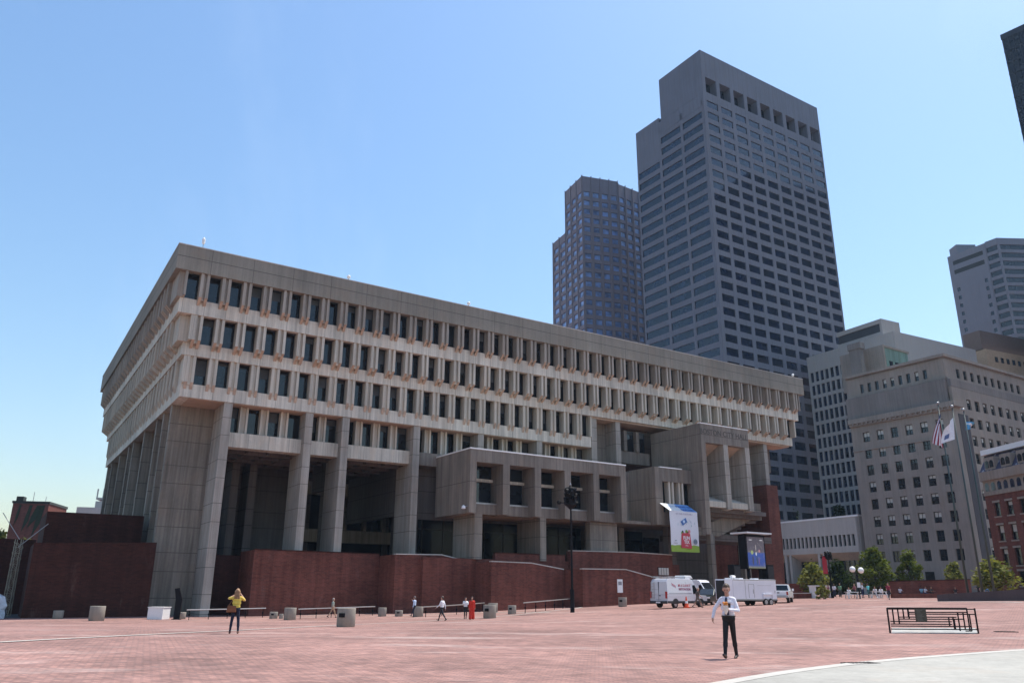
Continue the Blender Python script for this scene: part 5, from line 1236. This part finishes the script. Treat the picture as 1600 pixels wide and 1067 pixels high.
# traffic cone
P=G(1073,949.5); t=thing('traffic_cone','orange traffic cone with white band beside the silver van','cone',P+Vector((0,0,.04)))
mb=MB(); mb.lathe([(.20,.06),(.14,.38)],(0,0,0),16); mb.lathe([(.10,.60),(.045,.98)],(0,0,0),16); co=plain('cone_orange',(.75,.10,.03),.6); mb.build('cone_body',co,t)
mb=MB(); mb.lathe([(.145,.381),(.10,.599)],(0,0,0),16); mb.build('reflective_band',M['white'],t); mb=MB(); mb.box(-.28,.28,-.28,.28,-.03,.06); mb.build('base',co,t)
# ================================================================== black maze-like rack
A=G(1391,988.5); Bp=G(1529,989.5); D=Bp-A; Lr=math.hypot(D.x,D.y); 
t=thing('metal_railing','black metal guard rail of maze like bars with a small dark notice plate','railing',A,math.atan2(D.y,D.x)); dzr=D.z/Lr
Hr=Lr*.285
mb=MB(); bar=lambda x0,z0,x1,z1,r=.020: mb.tube([(x0*Lr,0,z0*Hr+x0*D.z),(x1*Lr,0,z1*Hr+x1*D.z)],r*1.15,6)
for x in (0,1): mb=MB(); mb.tube([(x*Lr,0,x*D.z-.1),(x*Lr,0,Hr+x*D.z)],.036,8); mb.build('post',M['black'],t)
mb=MB()
bar(0,1,.91,1);bar(0,.955,1,.955);bar(.24,.83,.91,.83);bar(.24,.76,1,.76);bar(.12,.64,.78,.64);bar(.12,.56,.86,.56);bar(.02,.46,.72,.46);bar(.02,.36,.72,.36);bar(.02,.28,.93,.28);bar(.02,.16,1,.16)
for x,z0,z1 in ((.06,.36,1),(.12,.36,1),(.18,.56,1),(.24,.56,1),(.235,.62,1),(.69,.28,.66),(.74,.16,.66),(.75,.16,.56),(.8,.1,.84),(.86,.16,.84),(.91,.1,1),(.93,.1,.76)): bar(x,z0,x,z1,.026)
bar(.86,.1,.93,.1); mb.build('bars',M['black'],t)
mb=MB(); mb.box(.315*Lr,.44*Lr,-.035,.03,.46*Hr,.98*Hr); o=mb.build('notice_plate',plain('notice_olive',(.05,.05,.035),.4),t)
mb=MB()
for k in range(9): mb.box(.33*Lr,.425*Lr*(.85+.15*random.random()),-.039,-.0355,(.51+.05*k)*Hr,(.525+.05*k)*Hr)
mb.build('print_lines',plain('notice_grey',(.16,.16,.13),.5),o)
C0=G(1394,987.3); mb=MB(); w0=G(1530,987.3)
vs=[]
for p in (G(1394,981.5),G(1524,981.5),G(1528,989.4),G(1393,989.4)): vs.append((p.x,p.y,gz(p.x,p.y)+.03))
mb.add(vs,[(0,1,2,3)]); vs2=[(x,y,z-.06) for x,y,z in vs]; mb.add(vs+vs2,[(0,4,5,1),(1,5,6,2),(2,6,7,3),(3,7,4,0)]); tag(mb.build('floor_hatch',concrete('hatch_pale',(.42,.42,.40),streak=.3,stain=.4)),'pale slab set in the bricks inside the maze like railing','hatch')
# ================================================================== low walls right
def lowwall(label,p0,p1,h0,h1,th,mat,cop=None,name='low_wall'):
    A=G(*p0);Bp=G(*p1);D=Bp-A;L=math.hypot(D.x,D.y); t=thing(name,label,'wall',(A.x,A.y,0),math.atan2(D.y,D.x))
    mb=MB(); mb.prism([(0,A.z-.4),(L,Bp.z-.4),(L,Bp.z+h1),(0,A.z+h0)],0,th,lambda p,q,d:(p,d,q)); mb.build('wall_face',mat,t)
    if cop: mb=MB(); mb.prism([(-.05,A.z+h0+.003),(L+.05,Bp.z+h1+.003),(L+.05,Bp.z+h1+.12),(-.05,A.z+h0+.12)],-.06,th+.06,lambda p,q,d:(p,d,q)); mb.build('coping',cop,t)
    return t
lowwall('long brown grey ledge at the right edge of the plaza',(1465,939),(1760,940),.62,1.5,1.2,concrete('ledge_granite',(.095,.072,.074),streak=.1))
lowwall('long low brick wall behind the flagpoles with people sitting along it',(1393,932),(1520,932),2.05,2.25,.8,M['brick'],M['brick2'])
lowwall('low brick step wall in front of the white pickup',(1228,935),(1268,934.5),.62,.62,1.5,M['brick'],M['kerb'])
lowwall('low brick wall beneath the red hoarding',(1232,931),(1276,931),1.9,1.9,.5,M['brick'])
lowwall('brick ledge seat along the foot of the long wall',(1398,934),(1515,933.5),.5,.5,.9,M['brick'],name='brick_ledge')
# picnic tables
def table(px,py,label,rz):
    P=G(px,py); t=thing('picnic_table',label,'table',P,rz,'white outdoor tables')
    mb=MB(); mb.box(-.9,.9,-.42,.42,.72,.78); mb.build('tabletop',M['white'],t)
    for sx in (-1,1):
        mb=MB(); mb.prism([(-.6,0),(-.5,0),(-.2,.72),(-.32,.72)],sx*.7-.04,sx*.7+.04,lambda p,q,d:(d,p,q)); mb.prism([(.6,0),(.5,0),(.2,.72),(.32,.72)],sx*.7-.04,sx*.7+.04,lambda p,q,d:(d,p,q)); mb.build('leg',M['white'],t)
    for y in (-.75,.75):
        mb=MB(); mb.box(-.9,.9,y-.14,y+.14,.42,.46); mb.box(-.7,-.62,y-.1,y+.1,0,.42); mb.box(.62,.7,y-.1,y+.1,0,.42); mb.build('bench',M['white'],t)
table(1375,934,'white picnic table under the edge of the largest tree',.2)
table(1333,934.5,'white table beside the globe lamp post',-.1)
# white street kiosk frame / parked white cart near first tree
P=G(1282,934); t=thing('folding_cart','white box cart standing beside the first small tree','cart',P,GRID)
mb=MB(); mb.box(-1.6,1.6,-.6,.6,1.5,1.62); mb.build('top',M['white'],t)
for x in (-1.5,1.45):
    mb=MB(); mb.box(x,x+.12,-.5,.5,0,1.498); mb.build('leg',M['white'],t)
# ================================================================== flagpoles and flags
M['pole']=plain('flagpole_green_grey',(.05,.07,.065),.4,.3)
poles=[]
for (bx,tx,ty,lab,Y) in ((1496.5,1464.9,628,'left flagpole carrying the striped flag',100),(1516,1487,633,'middle flagpole carrying the white flag',98),(1540,1505,638,'right flagpole carrying the light blue flag',96)):
    T_=atY(tx,ty,Y); gb=gz(T_.x,Y)
    t=thing('flagpole',lab,'flagpole',(T_.x,Y,gb),0,'flagpoles in front of the granite block'); hh=T_.z-gb
    mb=MB(); mb.tube([(0,0,-.3),(0,0,hh*.45),(0,0,hh-.3)],[.15,.11,.06],12); mb.build('pole',M['pole'],t,smooth=True)
    mb=MB(); mb.ball((0,0,hh-.15),.19,12); mb.build('finial',M['steel'],t,smooth=True)
    mb=MB(); mb.lathe([(.4,-.2),(.4,.15),(.25,.3)],(0,0,0),16); mb.build('base',M['kerb'],t)
    poles.append((T_.x,Y,T_.z))
def flag(name,label,i,corner_px,mats,fmat,nx=16,nz=12):
    """corners in the plane of the pole: hoist top, hoist bottom, fly bottom, fly top"""
    Y=poles[i][1]; Q=[atY(x,y,Y) for x,y in corner_px]; org=Vector((poles[i][0]+.1,Y,Q[0].z))
    t=None; mb=MB(); vs=[]
    for j in range(nz+1):
        for k in range(nx+1):
            s=k/nx; q=j/nz; p=(Q[0]*(1-s)+Q[3]*s)*(1-q)+(Q[1]*(1-s)+Q[2]*s)*q
            p=p+Vector((0,.28*math.sin(s*7+q*2.5)*min(1,s*3)+.5*s*math.sin(q*2),0)); vs.append(tuple(p-org))
    fs=[(j*(nx+1)+k,j*(nx+1)+k+1,(j+1)*(nx+1)+k+1,(j+1)*(nx+1)+k) for j in range(nz) for k in range(nx)]
    o0=0; mb.v=vs; mb.f=fs; mb.m=[fmat((k+.5)/nx,(j+.5)/nz) for j in range(nz) for k in range(nx)]
    mb2=MB(); mb2.v=vs+[(x,y+.015,z) for x,y,z in vs]; nn=len(vs); mb2.f=fs+[tuple(i2+nn for i2 in f[::-1]) for f in fs]; mb2.m=mb.m*2
    o=mb2.build(name,mats,None,smooth=True); o.location=org; tag(o,label,'flag','flags on the three poles'); return o
fr=plain('flag_red',(.30,.03,.05),.7); fw=plain('flag_white',(.78,.78,.82),.7); fb_=plain('flag_navy',(.03,.04,.12),.7); flb=plain('flag_light_blue',(.10,.36,.62),.7); fgold=plain('flag_crest',(.10,.15,.30),.7)
flag('striped_flag','red and white striped flag with a dark blue canton hanging on the left pole',0,((1467.5,643),(1474,700),(1459,690),(1469,651)),[fr,fw,fb_],lambda s,q:2 if (s<.75 and q<.28) else int(s*9)%2,18,13)
flag('white_flag','white flag with small dark crest billowing left from the middle pole',1,((1489.5,652),(1492,686),(1474,692),(1478,668)),[fw,fgold],lambda s,q:1 if abs(s-.62)<.14 and abs(q-.72)<.12 else 0)
flag('light_blue_flag','light blue flag with white mark flying right from the right pole',2,((1507.5,657),(1509,672),(1520,669),(1524,661)),[flb,fw],lambda s,q:1 if abs(q-.22-s*.15)<.1 and s>.25 else 0)
# ================================================================== trees
def leafmat(name,c1,c2):
    m,nt,b=_nodes(name); oi=N(nt,'ShaderNodeNewGeometry'); 
    c=mix(nt,c1,c2,ramp(nt,oi.outputs['Random Per Island'],[(0,0),(1,1)])); nt.links.new(c,b.inputs['Base Color']); b.inputs['Roughness'].default_value=.75; b.inputs['Specular IOR Level'].default_value=.12
    tr=N(nt,'ShaderNodeBsdfTranslucent'); nt.links.new(mix(nt,c,(1.35,1.35,.6),1,'MULTIPLY'),tr.inputs[0]); ms=N(nt,'ShaderNodeMixShader'); ms.inputs[0].default_value=.34
    out=nt.nodes['Material Output']; nt.links.new(b.outputs[0],ms.inputs[1]); nt.links.new(tr.outputs[0],ms.inputs[2]); nt.links.new(ms.outputs[0],out.inputs[0]); return m
M['leaf']=leafmat('leaf_green',(.16,.19,.042),(.05,.078,.018)); M['leafy']=leafmat('leaf_yellow_green',(.25,.25,.075),(.08,.10,.027)); M['leafd']=leafmat('leaf_dark',(.016,.032,.01),(.03,.05,.014)); M['bark']=plain('bark',(.06,.045,.035),.9,var=.3)
def tree(P,H,Wd,label,leaf='leaf',n=1500,seed=1,trunk=.3,ls=.28,lumps=16,z0=.22,group='young trees along the far side of the plaza'):
    rnd=random.Random(seed); t=thing('tree',label,'tree',P,rnd.uniform(0,6),group)
    mb=MB(); top=H*.9
    tr=[(rnd.uniform(-.1,.1)*k,rnd.uniform(-.1,.1)*k,top*k/4) for k in range(5)]; mb.tube(tr,[trunk*.5*(1-.2*k) for k in range(5)],8)
    cl=[]
    for i in range(lumps):
        a=i*2.399+rnd.uniform(-.4,.4); f=(i+.5)/lumps; z=H*(z0+(.97-z0)*f); prof=math.sin(PI*min(1,(f*.8+.22)))**.8*(1 if f<.6 else 1-.55*(f-.6)/.4)
        r=Wd/2*prof*rnd.uniform(.45,.85); c=Vector((r*math.cos(a),r*math.sin(a),z)); cl.append((c,Wd*.2*rnd.uniform(.7,1.25)))
        zb=max(z-H*.18,H*.12); mb.tube([(0,0,zb),tuple(Vector((0,0,zb)).lerp(c,.55)+Vector((0,0,.1))),tuple(c)],[trunk*.22,trunk*.14,trunk*.05],5)
    mb.build('trunk',M['bark'],t)
    mb=MB()
    for i in range(n):
        c,r=cl[rnd.randrange(len(cl))]; d=Vector((rnd.gauss(0,1),rnd.gauss(0,1),rnd.gauss(0,.75))).normalized()*r*(rnd.random()**.45)
        p=c+d; a=Vector((rnd.gauss(0,1),rnd.gauss(0,1),rnd.gauss(0,.5))).normalized(); b=a.cross(Vector((rnd.gauss(0,1),rnd.gauss(0,1),rnd.gauss(0,1)))).normalized(); s=ls*rnd.uniform(.6,1.3)
        q=[p-a*s,p+b*s*.45-a*s*.1,p+a*s,p-b*s*.45-a*s*.1]; mb.add(q,[(0,1,2,3)])
    mb.build('crown',M[leaf],t); return t
def treeat(px,pyb,pyt,wpx,dist,label,**k):
    B_=G(px,pyb); f=dist/B_.y if dist else 1; P=Vector((B_.x*f,B_.y*f,0)); P.z=gz(P.x,P.y); dd=math.hypot(P.x,P.y)
    top=float(ray(px,pyt)[2]/math.hypot(*ray(px,pyt)[:2]))*dd; ppm=F_/float(np.array(P)@_F)
    return tree(P,top-P.z,wpx/ppm,label,**k)
treeat(1274,934,882,50,118,'small tree with light green outer leaves in front of the red hoarding',seed=3,n=1500,leaf='leafy',z0=.15)
treeat(1313,934,879,46,128,'dark leafed tree behind the dark cluster lamp post',seed=5,n=1900,leaf='leafd',z0=.1)
treeat(1373,934,857,58,122,'largest full round tree behind the globe lamps',seed=8,n=3600,leaf='leaf',z0=.16,lumps=24)
treeat(1427,934,863,42,124,'upright tree behind the left end of the long brick wall',seed=12,n=1700,leaf='leaf',z0=.2)
treeat(1497,934,880,34,128,'thin yellow green tree between the flagpoles',seed=15,n=1100,leaf='leafy',z0=.25)
treeat(1558,938,878,68,100,'spreading light green tree behind the grey ledge at the right',seed=21,n=1500,leaf='leafy',z0=.3,lumps=14)
treeat(1243,934,788,60,225,'dark tree rising behind the roof of the pale pavilion, left of its pair',seed=31,n=2200,leaf='leafd',ls=.5,group='dark trees behind the pavilion')
treeat(1327,934,788,50,203,'dark tree behind the right end of the pavilion roof',seed=33,n=2200,leaf='leafd',ls=.5,group='dark trees behind the pavilion')
P=G(1287,935.5); tree(P,1.6,1.8,'low green shrub beside the white cart','leafy',400,41,.1,.2,8,.05,group=None)['category']='shrub'
P=atY(48,842,60); P=atY(40,840,150); P.z=4; tree(Vector((P.x,150,gz(-80,150))),P.z+7.3,5,'green bush top showing above the dark wall at the far left','leafy',900,44,.25,.3,10,.5,group=None)
P=atY(2,830,120); tree(Vector((P.x,120,gz(-80,120))),float(P.z)+3.0,3.5,'tree with yellow green leaves cut by the left edge','leafy',900,45,.25,.3,10,.5,group=None)
# ================================================================== lattice mast and blue-white thing at far left
P=G(8,963); zt=float(ray(19,842)[2]/math.hypot(*ray(19,842)[:2]))*math.hypot(P.x,P.y)
t=thing('lattice_mast','pale metal lattice mast standing in front of the dark wall at the far left','mast',P,.2)
mb=MB(); w=.34; hm=zt-P.z
for sx in (-1,1):
    for sy in (-1,1): mb.tube([(sx*w,sy*w,0),(sx*w*.8,sy*w*.8,hm)],.04,5)
k=0
while k*.55<hm-.55:
    z=k*.55; s=1 if k%2 else -1
    for f in (-1,1): mb.tube([(-s*w,f*w,z),(s*w,f*w,z+.55)],.03,4); mb.tube([(f*w,-s*w,z),(f*w,s*w,z+.55)],.03,4); mb.tube([(-w,f*w,z),(w,f*w,z)],.03,4)
    k+=1
mb.build('lattice',plain('mast_metal',(.26,.25,.2),.5,.3),t)
mb=MB(); mb.tube([(0,0,hm*.9),(2.4,0,hm+1.6)],.04); mb.tube([(0,0,hm),(-2.0,0,hm+2.6)],.04); mb.build('stay',M['steel'],t)
P=G(6,966); t=thing('white_tent','crumpled white and blue covered stall at the foot of the lattice mast','stall',P,0)
mb=MB(); NX=9
vs=[]; rnd=random.Random(9)
for j in range(7):
    for i in range(NX):
        f=i/(NX-1)*2*PI; z=[0,.35,.8,1.2,1.6,1.95,2.1][j]; r=[1.0,1.02,.95,.9,.8,.62,.1][j]*rnd.uniform(.86,1.1); vs.append((-.9+r*math.cos(f),.6*r*math.sin(f),z+rnd.uniform(-.08,.08)))
mb.add(vs,[(j*NX+i,j*NX+i+1,(j+1)*NX+i+1,(j+1)*NX+i) for j in range(6) for i in range(NX-1)]); mb.build('cover',plain('tent_white',(.42,.47,.52),.6,var=.35,sc=2),t)
mb=MB(); mb.prism([(-1.6,.6),(-.9,.5),(-.95,1.5),(-1.5,1.7)],-.72,-.64,lambda p,q,d:(p,d,q)); mb.build('blue_panel',plain('tent_blue',(.02,.05,.4),.5),t)
# ================================================================== light, sky, camera
SUN_AZ,SUN_EL=float(globals().get('SAZ',60)),66.0
L=bpy.data.lights.new('sun','SUN'); L.energy=3.9; L.angle=R(.53); L.color=(1,.93,.83); so=bpy.data.objects.new('sun',L); COL.objects.link(so)
d=Vector((math.sin(R(SUN_AZ))*math.cos(R(SUN_EL)),math.cos(R(SUN_AZ))*math.cos(R(SUN_EL)),math.sin(R(SUN_EL)))); so.rotation_euler=(-d).to_track_quat('-Z','Y').to_euler(); so.location=d*300
w=bpy.data.worlds.new('World'); S.world=w; w.use_nodes=True; nt=w.node_tree; bg=nt.nodes['Background']
sk=N(nt,'ShaderNodeTexSky',sky_type='NISHITA'); sk.sun_disc=False; sk.sun_elevation=R(SUN_EL); sk.sun_rotation=R(SUN_AZ); sk.air_density=1.5; sk.dust_density=1.2; sk.ozone_density=4.0
tc=N(nt,'ShaderNodeTexCoord'); mp=N(nt,'ShaderNodeMapping'); nt.links.new(tc.outputs['Generated'],mp.inputs[0]); mp.inputs['Rotation'].default_value=(R(20),R(-40),R(20)); mp.inputs['Scale'].default_value=(3.4,1.0,1.4)
cir=ramp(nt,noise(nt,mp.outputs[0],1.7,6,.62),[(.54,0),(.85,.06)])
hs=N(nt,'ShaderNodeHueSaturation'); hs.inputs['Saturation'].default_value=1.10; hs.inputs['Value'].default_value=1.11; nt.links.new(sk.outputs[0],hs.inputs['Color'])
nt.links.new(mix(nt,hs.outputs[0],(8.5,9.2,9.8),cir),bg.inputs[0]); bg.inputs[1].default_value=.115
cam=bpy.data.cameras.new('camera'); co_=bpy.data.objects.new('camera',cam); COL.objects.link(co_); S.camera=co_
cam.sensor_width=36; cam.lens=36*F_/1600; cam.clip_end=6000; cam.clip_start=.1
Rm=Matrix((Vector(_R),Vector(_U),-Vector(_F))).transposed(); co_.rotation_euler=Rm.to_euler(); co_.location=(0,0,0)
S.view_settings.view_transform='Standard'; S.view_settings.look='None'; S.view_settings.exposure=0.6; S.view_settings.gamma=1
S.render.resolution_x=1024; S.render.resolution_y=682

mb=MB(); mb.box(-715,715,-75,1215,-5,192); hz=mb.build('haze',bpy.data.materials.new('haze_air')); stuff(hz)
hm_=hz.data.materials[0]; hm_.use_nodes=True; nt=hm_.node_tree
for n_ in list(nt.nodes):
    if n_.type!='OUTPUT_MATERIAL': nt.nodes.remove(n_)
pv=N(nt,'ShaderNodeVolumePrincipled'); pv.inputs['Color'].default_value=(.55,.75,1,1); pv.inputs['Density'].default_value=.00012; pv.inputs['Anisotropy'].default_value=.2
nt.links.new(pv.outputs[0],nt.nodes['Material Output'].inputs['Volume'])
